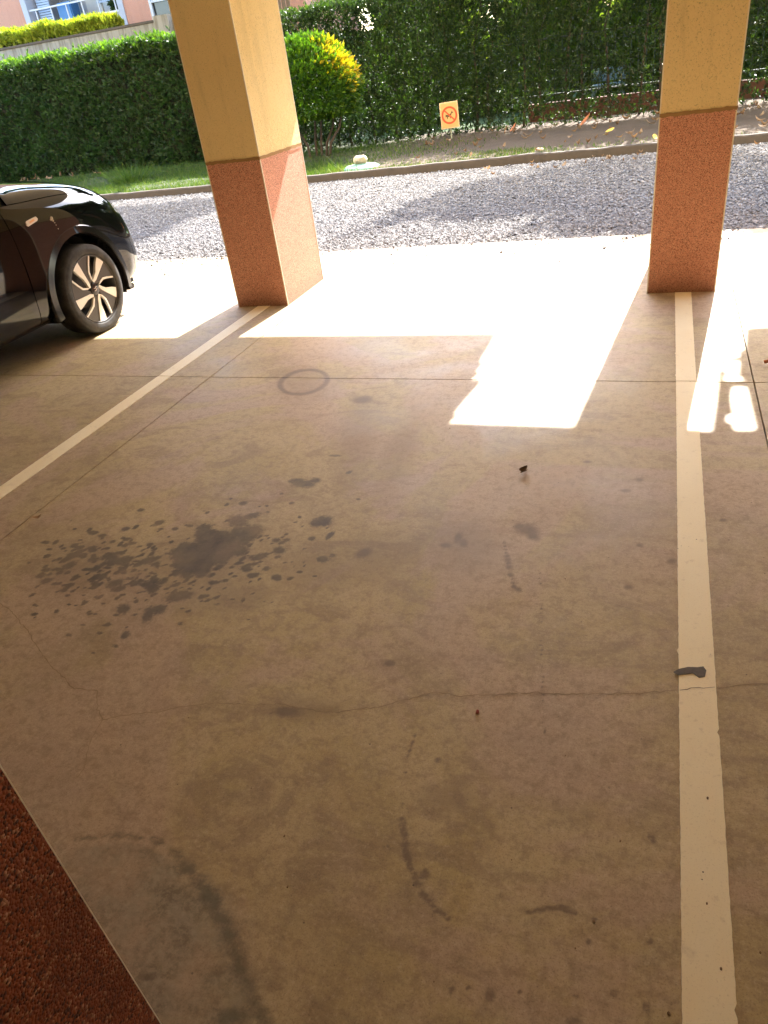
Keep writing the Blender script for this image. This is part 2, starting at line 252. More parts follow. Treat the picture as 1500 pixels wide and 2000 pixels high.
# wear masks on the floor, metres: centre and two half axes of each stain
OIL=[(-1.588,1.912,.019,.014,.018,-.023),(-1.535,1.944,.008,.038,.028,-.023),(-1.592,1.813,.038,.008,.022,-.034),(-1.572,1.921,.043,.01,.025,-.041),(-1.554,1.845,.023,.014,.019,-.025),(-1.441,1.919,.014,.024,.02,-.022),(-1.605,1.933,.006,.027,.021,-.017),(-1.643,1.65,.005,.02,.017,-.012),(-1.58,1.935,.021,.034,.032,-.033),(-1.463,1.846,.016,.023,.021,-.022),(-1.507,1.88,.037,.015,.025,-.037),(-1.542,1.723,.009,.036,.029,-.023),(-1.48,1.992,.015,.041,.032,-.03),(-1.572,1.789,.008,.035,.028,-.022),(-1.652,1.846,.017,.014,.018,-.021),(-1.472,1.991,.033,.008,.019,-.032),(-1.423,1.939,.033,.007,.018,-.032),(-1.52,1.747,.032,.02,.027,-.034),(-1.427,1.882,.017,.032,.027,-.028),(-1.493,1.741,.038,.006,.02,-.033),(-1.646,1.864,.016,.028,.027,-.026),(-1.546,1.725,.011,.028,.024,-.021),(-1.483,1.728,.027,.016,.022,-.028),(-1.52,1.777,.025,.026,.028,-.031),(-1.512,1.826,.031,.015,.023,-.032),(-1.474,1.752,.006,.029,.022,-.017),(-1.652,1.827,.03,.006,.018,-.027),(-1.452,1.991,.034,.017,.024,-.037),(-1.457,1.83,.025,.022,.024,-.029),(-1.413,1.978,.034,.017,.024,-.037),(-1.617,1.617,.018,.007,.013,-.016),(-1.419,1.957,.012,.04,.029,-.027),(-1.634,1.648,.008,.018,.017,-.014),(-1.59,1.754,.032,.009,.021,-.03),(-1.576,1.864,.034,.024,.031,-.038),(-1.636,1.868,.021,.011,.018,-.023),(-1.535,1.845,.022,.008,.015,-.022),(-1.432,2.009,.009,.036,.026,-.023),(-1.518,2.055,.008,.029,.022,-.02),(-1.513,1.935,.03,.015,.022,-.032),(-1.604,1.861,.015,.036,.031,-.029),(-1.633,1.831,.019,.014,.018,-.022),(-1.487,1.779,.014,.032,.027,-.025),(-1.411,2.009,.029,.027,.028,-.037),(-1.417,1.884,.041,.007,.021,-.037),(-1.532,1.963,.035,.014,.024,-.036),(-1.601,1.66,.007,.017,.015,-.012),(-1.632,1.616,.026,.005,.015,-.021),(-1.403,1.967,.018,.023,.021,-.025),(-1.584,1.779,.029,.016,.024,-.031),(-1.507,1.754,.023,.013,.019,-.024),(-1.58,1.963,.009,.032,.025,-.022),(-1.564,1.935,.008,.045,.033,-.027),(-1.597,1.772,.035,.009,.021,-.032),(-1.446,1.823,.016,.03,.026,-.026),(-1.612,1.779,.02,.011,.017,-.021),(-1.559,1.871,.018,.036,.031,-.03),(-1.45,2.01,.016,.025,.022,-.024),(-1.563,1.791,.024,.028,.03,-.032),(-1.598,1.933,.023,.029,.03,-.032),(-1.405,1.985,.021,.014,.017,-.025),(-1.634,1.825,.013,.024,.022,-.021),(-1.511,2.063,.044,.011,.026,-.045),(-1.634,1.81,.029,.013,.022,-.029),(-1.623,1.974,.015,.047,.038,-.034),(-1.405,1.879,.03,.023,.026,-.035),(-1.491,1.791,.034,.019,.027,-.036),(-1.582,1.706,.016,.01,.014,-.017),(-1.482,1.808,.033,.009,.019,-.031),(-1.442,1.849,.012,.033,.025,-.023),(-1.49,1.587,.048,.023,.019,-.025),(-1.476,2.109,.033,.024,.014,-.02),(-1.489,1.917,.053,.053,.056,-.068),(-1.528,1.827,.036,.073,.056,-.053),(-1.614,1.609,.013,.026,.02,-.017),(-1.659,1.487,.017,.017,.026,-.024),(-1.547,1.48,-.009,.044,.027,-.01),(-1.526,1.511,.021,.02,.021,-.021),(-1.784,1.61,.024,.024,.021,-.019),(-1.754,1.585,.026,.013,.014,-.016),(-1.889,1.72,.024,.004,.018,-.023),(-1.836,1.745,.023,.024,.022,-.021),(-1.739,1.761,.029,.021,.02,-.022),(-1.248,1.902,.027,.008,.013,-.024),(-1.309,1.851,.03,.021,.013,-.018),(-1.325,1.778,.022,.004,.011,-.021),(-1.158,2.114,.038,.018,.02,-.037),(-1.183,2.096,.023,.003,.012,-.027),(-1.09,2.027,.008,.026,.011,-.011),(-1.559,2.197,.018,.009,.01,-.015),(-1.704,2.005,.016,.002,.007,-.011),(-1.757,1.976,.013,.007,.008,-.011),(-1.648,2.017,.014,.002,.007,-.011),(-1.361,2.381,.056,.006,.015,-.033),(-1.399,2.398,.041,.005,.012,-.027),(-1.32,2.416,.026,.003,.01,-.023),(-1.313,2.64,.035,.003,.005,-.011),(-1.192,2.501,.012,.012,.007,-.013),(-1.634,2.225,.009,.001,.005,-.009),(-1.423,2.292,.011,.001,.005,-.01),(-1.444,2.191,.009,.001,.004,-.009),(-1.418,2.147,.011,.001,.004,-.009),(-1.265,2.129,.01,.001,.005,-.011),(-1.565,1.372,.009,.016,.016,-.013),(-1.566,1.317,.013,.002,.006,-.008),(-1.663,1.405,.012,.006,.008,-.009),(-1.752,1.386,.012,.002,.006,-.007),(-1.904,1.432,.004,.009,.011,-.008),(-2.018,1.448,.006,.006,.007,-.005),(-1.883,1.472,.01,.002,.007,-.008),(-2.244,1.668,.011,.002,.006,-.007),(-1.77,1.333,.013,.003,.007,-.009),(-1.405,1.458,.01,.002,.006,-.009),(-1.413,1.52,.009,.008,.007,-.007),(-1.443,1.531,.009,.002,.004,-.006),(-1.663,1.363,.012,.002,.005,-.007),(-1.62,1.275,.007,.003,.005,-.005),(-1.584,1.404,.001,.007,.006,-.004),(-1.184,1.746,.021,.003,.01,-.02),(-1.113,1.791,.015,.002,.004,-.009),(-1.047,1.778,.01,.002,.003,-.007),(-1.059,1.877,.024,.004,.009,-.021),(-1.029,1.904,.014,.002,.005,-.012),(-1.289,1.964,.02,.003,.007,-.015),(-1.248,1.97,.015,.002,.006,-.013),(-1.071,2.29,.012,.001,.003,-.009),(-1.246,1.61,-.002,.015,.009,-.004),(-1.285,1.608,.01,.002,.003,-.006),(-1.405,1.601,.012,.011,.01,-.011),(-1.327,1.573,.013,.002,.003,-.006),(-1.537,1.655,.003,.006,.004,-.004),(-1.6,1.843,.008,.003,.004,-.006),(-1.913,1.708,.014,.006,.009,-.01),(-1.557,1.761,.01,.005,.006,-.007),(-1.475,1.773,.003,.006,.004,-.003),(-1.382,1.776,.009,.007,.006,-.008),(-1.759,1.609,.006,.005,.004,-.004),(-1.608,1.641,.007,.008,.006,-.006),(-2.163,1.777,.009,.009,.009,-.008),(-1.362,1.733,.003,.007,.004,-.004),(-1.964,1.738,.005,.007,.007,-.006),(-1.573,1.729,.006,.006,.005,-.006),(-1.779,1.595,.006,.006,.005,-.005),(-1.457,2.103,.006,.003,.003,-.005),(-1.677,1.728,.005,.005,.004,-.005),(-1.548,1.736,.004,.004,.003,-.004),(-1.592,1.717,.012,.008,.008,-.009),(-1.456,2.044,.005,.008,.005,-.005),(-1.873,2.003,.004,.005,.004,-.004),(-1.731,1.764,.012,.007,.008,-.009),(-1.8,1.859,.016,.006,.009,-.011),(-1.542,1.768,.005,.006,.005,-.005),(-1.66,1.998,.003,.008,.005,-.005),(-1.502,1.796,.008,.005,.004,-.006),(-1.713,1.743,.006,.007,.006,-.006),(-1.891,1.566,.004,.006,.005,-.004),(-1.602,1.937,.006,.006,.005,-.005),(-1.622,1.759,.009,.009,.007,-.008),(-1.431,1.858,.007,.008,.006,-.006),(-1.845,1.591,.01,.01,.009,-.008),(-1.75,1.646,.006,.005,.005,-.005),(-1.741,1.696,.002,.008,.005,-.004),(-1.838,1.499,.004,.009,.007,-.005),(-1.322,1.837,.006,.009,.005,-.006),(-1.754,1.649,.008,.005,.006,-.006),(-1.27,1.707,.006,.006,.004,-.005),(-1.675,1.395,.007,.003,.004,-.004),(-1.226,2.069,.005,.008,.004,-.005),(-2.127,1.604,.014,.014,.015,-.012),(-1.279,1.799,.007,.005,.004,-.005),(-1.862,1.635,.017,.008,.011,-.012),(-1.517,1.673,.006,.013,.008,-.007),(-1.168,1.841,.006,.004,.003,-.005),(-1.595,1.497,.009,.003,.004,-.005),(-1.652,1.748,.008,.003,.004,-.006),(-1.342,1.986,.007,.004,.004,-.006),(-1.791,1.728,.006,.008,.007,-.006),(-1.695,1.929,.002,.007,.004,-.004),(-1.927,1.517,.011,.005,.007,-.007),(-1.722,1.68,.005,.006,.005,-.005),(-1.595,1.469,.009,.006,.006,-.006),(-1.507,2.061,.008,.002,.004,-.006),(-1.524,1.787,.005,.005,.004,-.005),(-1.359,1.851,.006,.002,.003,-.005),(-1.373,1.587,.006,.011,.007,-.006),(-1.294,1.871,.011,.008,.006,-.009),(-1.778,1.611,.015,.008,.01,-.011),(-1.722,1.771,.006,.009,.007,-.006),(-1.587,1.821,.008,.006,.006,-.007),(-1.578,1.749,.003,.006,.004,-.004),(-1.733,1.59,.007,.005,.005,-.005),(-1.66,1.846,.007,.005,.005,-.006),(-1.682,2.108,.007,.01,.007,-.008),(-1.477,1.635,.007,.002,.003,-.005),(-1.285,1.824,.005,.008,.005,-.005),(-2.28,1.968,.001,.009,.006,-.005),(-1.965,1.718,.011,.005,.007,-.008),(-1.276,1.983,.007,.006,.004,-.006),(-1.769,1.444,.003,.01,.007,-.005),(-1.111,1.828,.004,.008,.004,-.004),(-1.524,1.735,.005,.006,.005,-.005),(-1.721,1.538,.005,.013,.009,-.007),(-1.248,1.797,.006,.008,.005,-.006),(-1.276,1.743,.022,.008,.009,-.015),(-1.565,1.616,.009,.005,.005,-.006),(-1.698,1.639,.006,.017,.011,-.009),(-1.665,1.691,.009,.003,.005,-.006),(-1.62,1.854,.003,.005,.004,-.004),(-1.595,1.695,.005,.004,.004,-.004),(-1.156,1.897,.003,.005,.003,-.003),(-1.717,1.771,.007,.01,.008,-.007),(-1.883,1.671,.002,.006,.004,-.003),(-1.925,1.683,.014,.019,.016,-.014),(-1.629,2.188,.007,.004,.004,-.006),(-1.555,1.886,.007,.009,.007,-.007),(-1.59,1.721,.004,.007,.005,-.005),(-1.439,1.906,.006,.003,.003,-.005),(-1.595,1.695,.005,.01,.007,-.006),(-1.429,1.799,.011,.005,.005,-.008),(-2.129,1.711,.004,.012,.01,-.007),(-1.72,1.891,.007,.008,.007,-.007),(-1.193,1.834,.007,.005,.004,-.005),(-1.897,1.754,.005,.013,.009,-.007),(-1.941,1.965,.008,.015,.011,-.01),(-1.982,1.73,.011,.014,.013,-.011),(-1.629,1.993,.017,.012,.011,-.015),(-1.762,1.699,.006,.005,.005,-.005),(-1.457,1.853,.007,.008,.006,-.007),(-1.38,1.921,.007,.008,.006,-.007),(-1.165,1.619,.008,.003,.003,-.005),(-1.647,1.585,.003,.007,.005,-.004),(-1.366,1.831,.007,.017,.01,-.009),(-1.508,1.765,.009,.003,.004,-.006),(-1.489,1.756,.007,.016,.01,-.009),(-1.663,1.576,.007,.003,.004,-.005),(-1.325,1.796,.009,.015,.009,-.009),(-1.72,1.657,.004,.009,.007,-.005),(-1.356,1.806,.01,.004,.004,-.007),(-1.501,1.793,.01,.012,.009,-.009),(-1.544,1.89,.009,.006,.006,-.007),(-1.559,1.887,.009,.004,.005,-.007),(-1.244,1.972,.006,.008,.005,-.006),(-1.864,1.529,.007,.004,.005,-.005),(-1.524,1.617,.005,.009,.006,-.005),(-1.435,1.717,.007,.01,.007,-.007),(-1.664,1.817,.014,.006,.007,-.01),(-1.283,1.867,.004,.007,.004,-.004),(-1.507,1.594,.006,.007,.005,-.005),(-1.482,1.617,.006,.006,.005,-.005),(-1.6,2.027,.003,.009,.005,-.005),(-1.528,1.618,.005,.002,.003,-.004),(-2.109,1.829,.009,.003,.006,-.006),(-1.484,1.673,.006,.011,.007,-.007),(-1.585,1.583,.008,.003,.004,-.005),(-1.091,2.006,.005,.01,.005,-.006),(-1.117,2.075,.004,.008,.004,-.005),(-1.712,1.558,.01,.006,.007,-.007),(-1.804,1.695,.005,.005,.005,-.005),(-1.667,1.722,.005,.003,.003,-.004),(-1.53,1.762,.011,.007,.007,-.009),(-1.474,2.183,.007,.003,.004,-.006),(-1.801,1.691,.006,.005,.005,-.005),(-1.587,1.735,.005,.004,.004,-.005),(-1.37,1.802,.012,.009,.007,-.009),(-1.636,1.532,.009,.008,.007,-.007),(-1.556,1.797,.007,.008,.006,-.006),(-1.507,1.635,.005,.005,.004,-.004),(-1.624,1.601,.007,.003,.004,-.005),(-1.477,1.902,.007,.002,.003,-.005),(-1.344,1.727,.012,.004,.005,-.008),(-1.917,1.565,.004,.007,.006,-.004),(-1.458,1.814,.005,.004,.003,-.004),(-1.733,1.615,.004,.007,.005,-.004),(-2.021,1.635,.003,.005,.004,-.003),(-1.57,1.721,.004,.009,.006,-.005),(-1.682,1.741,.003,.006,.004,-.004),(-1.611,1.813,.012,.016,.012,-.012),(-1.408,1.679,.017,.008,.009,-.012),(-1.527,1.617,.004,.009,.006,-.005),(-1.13,1.75,.011,.009,.006,-.009),(-1.849,1.573,.009,.007,.007,-.007),(-1.266,1.759,.005,.006,.004,-.005),(-1.525,1.605,.006,.014,.009,-.007),(-2.075,1.773,.005,.017,.012,-.009),(-1.456,1.941,.005,.01,.006,-.006),(-1.821,1.947,.005,.005,.004,-.005),(-1.695,1.813,.007,.006,.005,-.006),(-1.654,1.818,.005,.007,.006,-.006),(-1.937,1.761,.009,.007,.007,-.007),(-1.517,1.571,.003,.008,.005,-.004),(-1.384,1.687,.009,.003,.004,-.006),(-1.615,1.802,.005,.008,.006,-.006),(-1.644,1.655,.013,.005,.007,-.009),(-1.664,1.741,.006,.003,.003,-.004),(-1.366,1.975,.005,.011,.006,-.006),(-1.557,1.661,.007,.006,.005,-.005),(-1.517,1.844,.006,.006,.005,-.006),(-2.11,1.773,.006,.009,.008,-.007),(-2.065,1.655,.008,.007,.008,-.007),(-1.138,1.617,.003,.005,.003,-.003),(-2.059,1.778,.004,.011,.008,-.006),(-2.145,1.697,.007,.006,.007,-.006),(-1.392,1.577,.009,.003,.004,-.006),(-1.497,2.001,.009,.007,.006,-.008),(-1.303,1.809,.013,.009,.007,-.011),(-1.511,1.698,.007,.004,.004,-.005),(-1.26,1.95,.011,.009,.006,-.009),(-1.27,1.885,.004,.006,.004,-.004),(-1.979,1.402,.012,.007,.009,-.008),(-1.557,1.977,.008,.004,.004,-.007),(-1.365,1.867,.004,.011,.006,-.006),(-1.473,1.595,.005,.003,.003,-.004),(-1.68,1.673,.008,.006,.006,-.006),(-1.35,1.607,.008,.01,.007,-.007),(-1.509,1.899,.005,.011,.007,-.006),(-2.227,1.803,.008,.004,.006,-.006),(-1.754,1.806,.004,.015,.009,-.008),(-1.876,1.982,.006,.006,.005,-.006),(-1.858,1.744,.006,.007,.006,-.006),(-1.498,1.771,.009,.005,.005,-.007),(-1.762,1.628,.003,.005,.004,-.003),(-1.155,1.926,.008,.003,.003,-.006),(-1.544,1.597,.006,.003,.003,-.004),(-1.55,1.989,.006,.004,.004,-.005),(-1.65,1.796,.004,.012,.007,-.006),(-1.594,1.72,.002,.007,.004,-.004),(-1.558,1.629,.007,.004,.004,-.005),(-1.234,1.863,.012,.007,.006,-.009),(-1.51,1.785,.005,.009,.006,-.006),(-1.497,1.754,.009,.005,.005,-.006),(-1.668,1.791,.004,.005,.004,-.004),(-2.152,1.656,.005,.012,.01,-.007),(-2.097,1.616,.007,.008,.008,-.007),(-1.739,1.596,.005,.004,.004,-.004),(-1.351,1.954,.005,.01,.006,-.006),(-1.725,2.009,.005,.005,.004,-.005),(-1.268,2.006,.008,.01,.006,-.008),(-1.554,1.62,.003,.007,.004,-.004),(-1.602,1.547,.004,.007,.005,-.004),(-1.964,1.385,.004,.005,.005,-.004),(-1.493,1.66,.01,.004,.005,-.007),(-1.432,1.649,.006,.006,.004,-.005),(-1.627,2.174,.008,.009,.007,-.008),(-1.47,1.601,.017,.01,.01,-.012),(-1.963,1.725,.009,.004,.006,-.006),(-1.716,1.706,.01,.003,.005,-.007),(-2.141,1.914,.004,.017,.012,-.009),(-.959,1.838,.005,.002,.002,-.004),(-1.571,1.979,.019,.008,.01,-.014),(-2.203,1.719,.003,.013,.01,-.007),(-1.761,1.695,.006,.01,.008,-.007),(-1.499,1.604,.009,.004,.005,-.006),(-1.656,1.577,.003,.005,.004,-.003),(-1.775,1.843,.007,.011,.008,-.008),(-1.521,1.809,.004,.007,.005,-.005),(-1.857,1.673,.006,.006,.006,-.005),(-1.345,2.226,.012,.007,.006,-.01),(-1.819,1.453,.005,.003,.004,-.003),(-1.714,1.84,.006,.004,.004,-.005),(-1.366,1.738,.007,.009,.006,-.007),(-1.49,1.771,.006,.004,.004,-.005),(-1.716,1.886,.007,.006,.006,-.006),(-1.252,1.676,.005,.002,.002,-.004),(-1.707,1.614,.008,.009,.007,-.007),(-1.146,1.82,.005,.006,.003,-.004),(-1.297,1.94,.006,.006,.004,-.005),(-1.683,1.695,.008,.005,.005,-.006),(-1.61,1.833,.011,.005,.006,-.008),(-1.508,1.756,.016,.005,.008,-.011),(-1.179,1.519,.007,.002,.003,-.004),(-1.532,1.722,.005,.005,.004,-.004),(-1.123,1.846,.004,.007,.004,-.004),(-1.604,1.925,.008,.02,.012,-.011),(-1.906,1.612,.009,.003,.005,-.006),(-1.529,1.698,.011,.012,.009,-.01),(-1.515,1.877,.009,.007,.006,-.008),(-1.449,1.801,.008,.01,.007,-.008),(-1.379,1.914,.007,.007,.005,-.006),(-1.492,1.925,.007,.003,.003,-.005),(-1.807,1.825,.004,.006,.005,-.005),(-1.735,1.65,.004,.01,.007,-.005),(-1.301,1.779,.007,.004,.003,-.005),(-1.754,1.501,.01,.003,.005,-.006),(-1.503,1.872,.006,.005,.004,-.005),(-1.638,1.542,.008,.005,.006,-.006),(-1.562,2.065,.007,.011,.007,-.008),(-1.761,1.583,.006,.004,.004,-.005),(-1.865,1.644,.01,.018,.014,-.012),(-1.823,1.627,.004,.008,.006,-.005),(-1.153,1.995,.014,.008,.007,-.012),(-1.8,1.78,.008,.005,.005,-.006),(-1.835,1.635,.005,.009,.007,-.006),(-1.558,1.863,.012,.004,.006,-.009),(-2.041,1.875,.004,.01,.008,-.006),(-1.484,1.746,.004,.012,.007,-.006),(-1.596,1.689,.005,.008,.006,-.005),(-1.228,1.649,.005,.007,.004,-.005),(-1.705,2.116,.005,.005,.004,-.005),(-1.572,1.912,.017,.009,.01,-.013),(-1.347,1.658,.008,.005,.004,-.006),(-1.474,1.653,.005,.004,.004,-.004),(-1.751,1.921,.006,.006,.005,-.006),(-2.232,1.811,.004,.017,.013,-.009),(-1.507,1.553,.008,.003,.004,-.005),(-1.387,1.609,.006,.006,.005,-.005),(-1.99,1.748,.007,.011,.01,-.008),(-1.404,1.645,.006,.011,.007,-.007),(-1.621,1.751,.012,.009,.008,-.01),(-1.5,1.882,.004,.005,.004,-.004),(-2.082,1.727,.014,.005,.009,-.01),(-1.628,1.807,.004,.006,.005,-.004),(-1.243,1.726,.005,.009,.005,-.005),(-2.002,2.086,.019,.006,.011,-.014),(-1.541,1.754,.009,.005,.005,-.007),(-1.433,1.767,.015,.02,.013,-.014),(-1.674,1.641,.005,.009,.006,-.005),(-1.541,1.644,.014,.008,.008,-.01),(-1.997,1.758,.006,.008,.007,-.006),(-1.848,1.643,.003,.005,.004,-.003),(-1.543,1.886,.006,.005,.004,-.005),(-1.369,1.808,.007,.008,.005,-.006),(-1.977,1.854,.011,.009,.009,-.01),(-1.367,1.699,.014,.005,.006,-.01),(-1.808,1.815,.004,.009,.006,-.006),(-1.527,2.063,.008,.003,.004,-.006),(-1.521,1.56,.003,.004,.003,-.003),(-1.591,1.626,.003,.005,.004,-.003),(-1.248,1.754,.007,.002,.003,-.005),(-1.878,1.721,.008,.008,.007,-.007),(-1.668,1.817,.016,.006,.008,-.011),(-1.176,1.748,.01,.006,.005,-.007),(-1.819,1.965,.011,.005,.007,-.008),(-1.659,1.628,.024,.01,.013,-.016),(-1.267,2.093,.008,.005,.004,-.007),(-1.924,1.543,.01,.006,.007,-.007),(-1.724,1.671,.005,.003,.003,-.003),(-1.626,1.748,.003,.009,.006,-.005),(-1.326,1.973,.005,.008,.005,-.005),(-1.512,1.528,.005,.008,.006,-.005),(-1.964,1.541,.012,.01,.011,-.01),(-1.42,1.794,.006,.008,.005,-.006),(-1.594,1.577,.006,.011,.008,-.006),(-1.856,2.008,.015,.018,.015,-.016),(-1.651,1.677,.004,.009,.006,-.005),(-1.435,1.724,.013,.004,.006,-.009),(-1.592,1.861,.004,.011,.007,-.006),(-1.516,1.688,.007,.006,.005,-.006),(-1.659,1.825,.003,.006,.004,-.004),(-1.244,1.789,.015,.007,.007,-.011),(-1.897,1.734,.013,.012,.012,-.012),(-1.653,1.551,.005,.005,.004,-.004),(-1.91,1.753,.015,.015,.014,-.014),(-1.338,1.848,.013,.004,.006,-.009),(-1.49,1.572,.006,.011,.007,-.007),(-1.663,1.92,.003,.007,.005,-.005),(-1.833,1.705,.005,.006,.005,-.004),(-2.067,1.678,.007,.014,.011,-.008),(-2.091,1.541,.004,.01,.007,-.005),(-1.984,1.527,.009,.004,.006,-.006),(-2.011,1.578,.007,.007,.006,-.006),(-1.925,1.878,.017,.008,.01,-.012),(-1.869,1.6,.01,.012,.01,-.008),(-2.132,1.638,.018,.01,.012,-.012),(-2.004,1.442,.01,.002,.005,-.005),(-1.766,1.582,.006,.006,.005,-.004),(-2.19,1.719,.005,.014,.01,-.007),(-2.054,1.885,.018,.008,.011,-.012),(-2.052,1.68,.016,.025,.02,-.016),(-1.882,1.784,.016,.003,.007,-.009),(-2.025,1.786,.022,.008,.012,-.014),(-1.89,1.643,.015,.007,.009,-.01),(-2.129,1.809,.014,.006,.008,-.009),(-1.854,1.473,.007,.004,.004,-.004),(-2.042,1.748,.017,.013,.013,-.013),(-2.03,1.569,.011,.008,.009,-.008),(-1.891,1.732,.015,.007,.009,-.01),(-1.986,1.567,.008,.006,.006,-.006),(-1.76,1.831,.008,.013,.009,-.008),(-1.778,1.451,.008,.008,.007,-.006),(-1.655,1.667,.005,.015,.009,-.007),(-1.814,1.7,.014,.012,.011,-.011),(-2.037,1.866,.007,.006,.006,-.006),(-1.792,1.674,.012,.005,.007,-.008),(-2.061,1.634,.008,.016,.012,-.009),(-1.791,1.533,.005,.015,.009,-.007),(-2.091,1.793,.011,.015,.013,-.011),(-1.901,1.871,.003,.011,.007,-.005),(-1.695,1.745,.011,.017,.011,-.011),(-1.962,1.57,.015,.014,.013,-.011),(-2.278,1.803,.022,.004,.011,-.012),(-1.932,1.848,.004,.016,.01,-.007),(-2.109,1.898,.026,.007,.013,-.016),(-2.033,1.796,.012,.017,.014,-.012),(-1.856,1.764,.006,.005,.005,-.005),(-2.091,1.652,.016,.003,.008,-.009),(-2.077,1.579,.019,.016,.016,-.014),(-1.857,1.596,.007,.01,.007,-.006),(-1.689,1.645,.014,.003,.006,-.008),(-1.95,1.883,.003,.011,.007,-.005),(-1.928,1.834,.01,.007,.007,-.007),(-1.892,1.629,.007,.021,.014,-.01),(-1.882,1.693,.017,.004,.007,-.009),(-2.014,1.569,.01,.002,.005,-.005),(-2.08,1.646,.009,.008,.008,-.007),(-1.934,1.759,.017,.021,.017,-.016),(-2.08,1.573,.012,.014,.013,-.01),(-1.722,1.631,.005,.018,.011,-.008),(-1.944,1.778,.006,.005,.005,-.005),(-1.809,1.528,.004,.01,.007,-.005),(-1.885,1.76,.01,.004,.005,-.006),(-2.082,1.764,.01,.009,.009,-.008),(-1.788,1.75,.01,.002,.004,-.006),(-1.863,1.57,.012,.003,.005,-.007),(-2.129,1.84,.013,.003,.006,-.007),(-1.915,1.71,.009,.015,.011,-.009),(-1.771,1.616,.008,.009,.007,-.007),(-2.097,1.646,.008,.009,.008,-.007),(-1.829,1.49,.007,.012,.009,-.007),(-1.761,1.687,.006,.005,.005,-.005),(-1.888,1.745,.011,.025,.017,-.013),(-1.874,1.736,.014,.011,.011,-.011),(-2.012,1.84,.005,.01,.007,-.006),(-1.867,1.752,.015,.004,.007,-.009),(-1.701,1.627,.014,.016,.012,-.011),(-1.956,1.671,.017,.004,.008,-.01),(-1.887,1.696,.011,.004,.006,-.007),(-1.883,1.747,.016,.003,.007,-.009),(-1.861,1.62,.004,.011,.007,-.005),(-1.881,1.628,.011,.002,.004,-.006),(-1.895,1.622,.006,.006,.005,-.005),(-1.755,1.793,.009,.005,.005,-.006),(-1.815,1.722,.006,.015,.01,-.008),(-2.184,1.79,.002,.012,.008,-.005),(-2.042,1.797,.02,.005,.01,-.012),(-2.141,1.763,.008,.004,.005,-.005),(-1.927,1.766,.01,.011,.009,-.009),(-1.984,1.8,.005,.007,.005,-.005),(-1.969,1.808,.011,.006,.007,-.008),(-1.842,1.604,.008,.009,.007,-.006),(-2.081,1.746,.032,.013,.018,-.02),(-2.072,1.495,.006,.011,.009,-.006),(-1.666,1.455,.009,.004,.005,-.005),(-1.882,1.855,.018,.007,.009,-.012),(-1.837,1.84,.011,.006,.006,-.007),(-2.029,1.638,.008,.012,.01,-.008),(-1.796,1.678,.011,.005,.006,-.007),(-2.129,1.8,.017,.009,.012,-.012),(-1.878,1.803,.003,.013,.008,-.006),(-2.112,1.796,.009,.004,.005,-.006),(-2.214,1.911,.009,.005,.006,-.007),(-2.002,1.808,.008,.003,.005,-.005),(-1.86,1.659,.007,.011,.008,-.007),(-1.764,1.736,.011,.021,.014,-.012),(-1.886,1.61,.014,.003,.006,-.008),(-1.813,1.619,.011,.003,.005,-.006),(-2.096,1.716,.013,.018,.015,-.013),(-1.898,1.667,.004,.012,.008,-.006),(-1.899,1.786,.016,.009,.01,-.011),(-1.937,1.646,.006,.007,.006,-.005),(-1.969,1.667,.012,.006,.007,-.007),(-1.973,1.606,.01,.011,.009,-.008),(-1.775,1.726,.005,.012,.008,-.006),(-1.859,1.589,.009,.012,.009,-.008),(-1.711,1.785,.013,.009,.008,-.01),(-1.827,1.759,.005,.015,.009,-.007),(-1.793,1.842,.003,.012,.007,-.006),(-1.849,1.733,.022,.011,.013,-.015),(-1.789,1.791,.006,.013,.008,-.007),(-1.875,1.643,.009,.007,.007,-.006),(-1.83,1.735,.005,.012,.008,-.006),(-1.928,1.762,.018,.017,.015,-.015),(-1.747,1.446,.01,.003,.004,-.005),(-1.98,1.944,.015,.014,.012,-.013),(-1.903,1.838,.013,.012,.011,-.011),(-1.97,1.62,.018,.004,.008,-.01),(-2.03,1.737,.012,.004,.006,-.007),(-1.982,1.732,.007,.007,.006,-.006),(-2.046,1.753,.013,.004,.007,-.008),(-1.976,1.627,.004,.011,.008,-.006),(-2.222,1.762,.015,.003,.007,-.008),(-1.822,1.673,.007,.014,.009,-.008),(-1.872,1.749,.007,.011,.008,-.007),(-2.105,1.696,.004,.012,.009,-.006)]
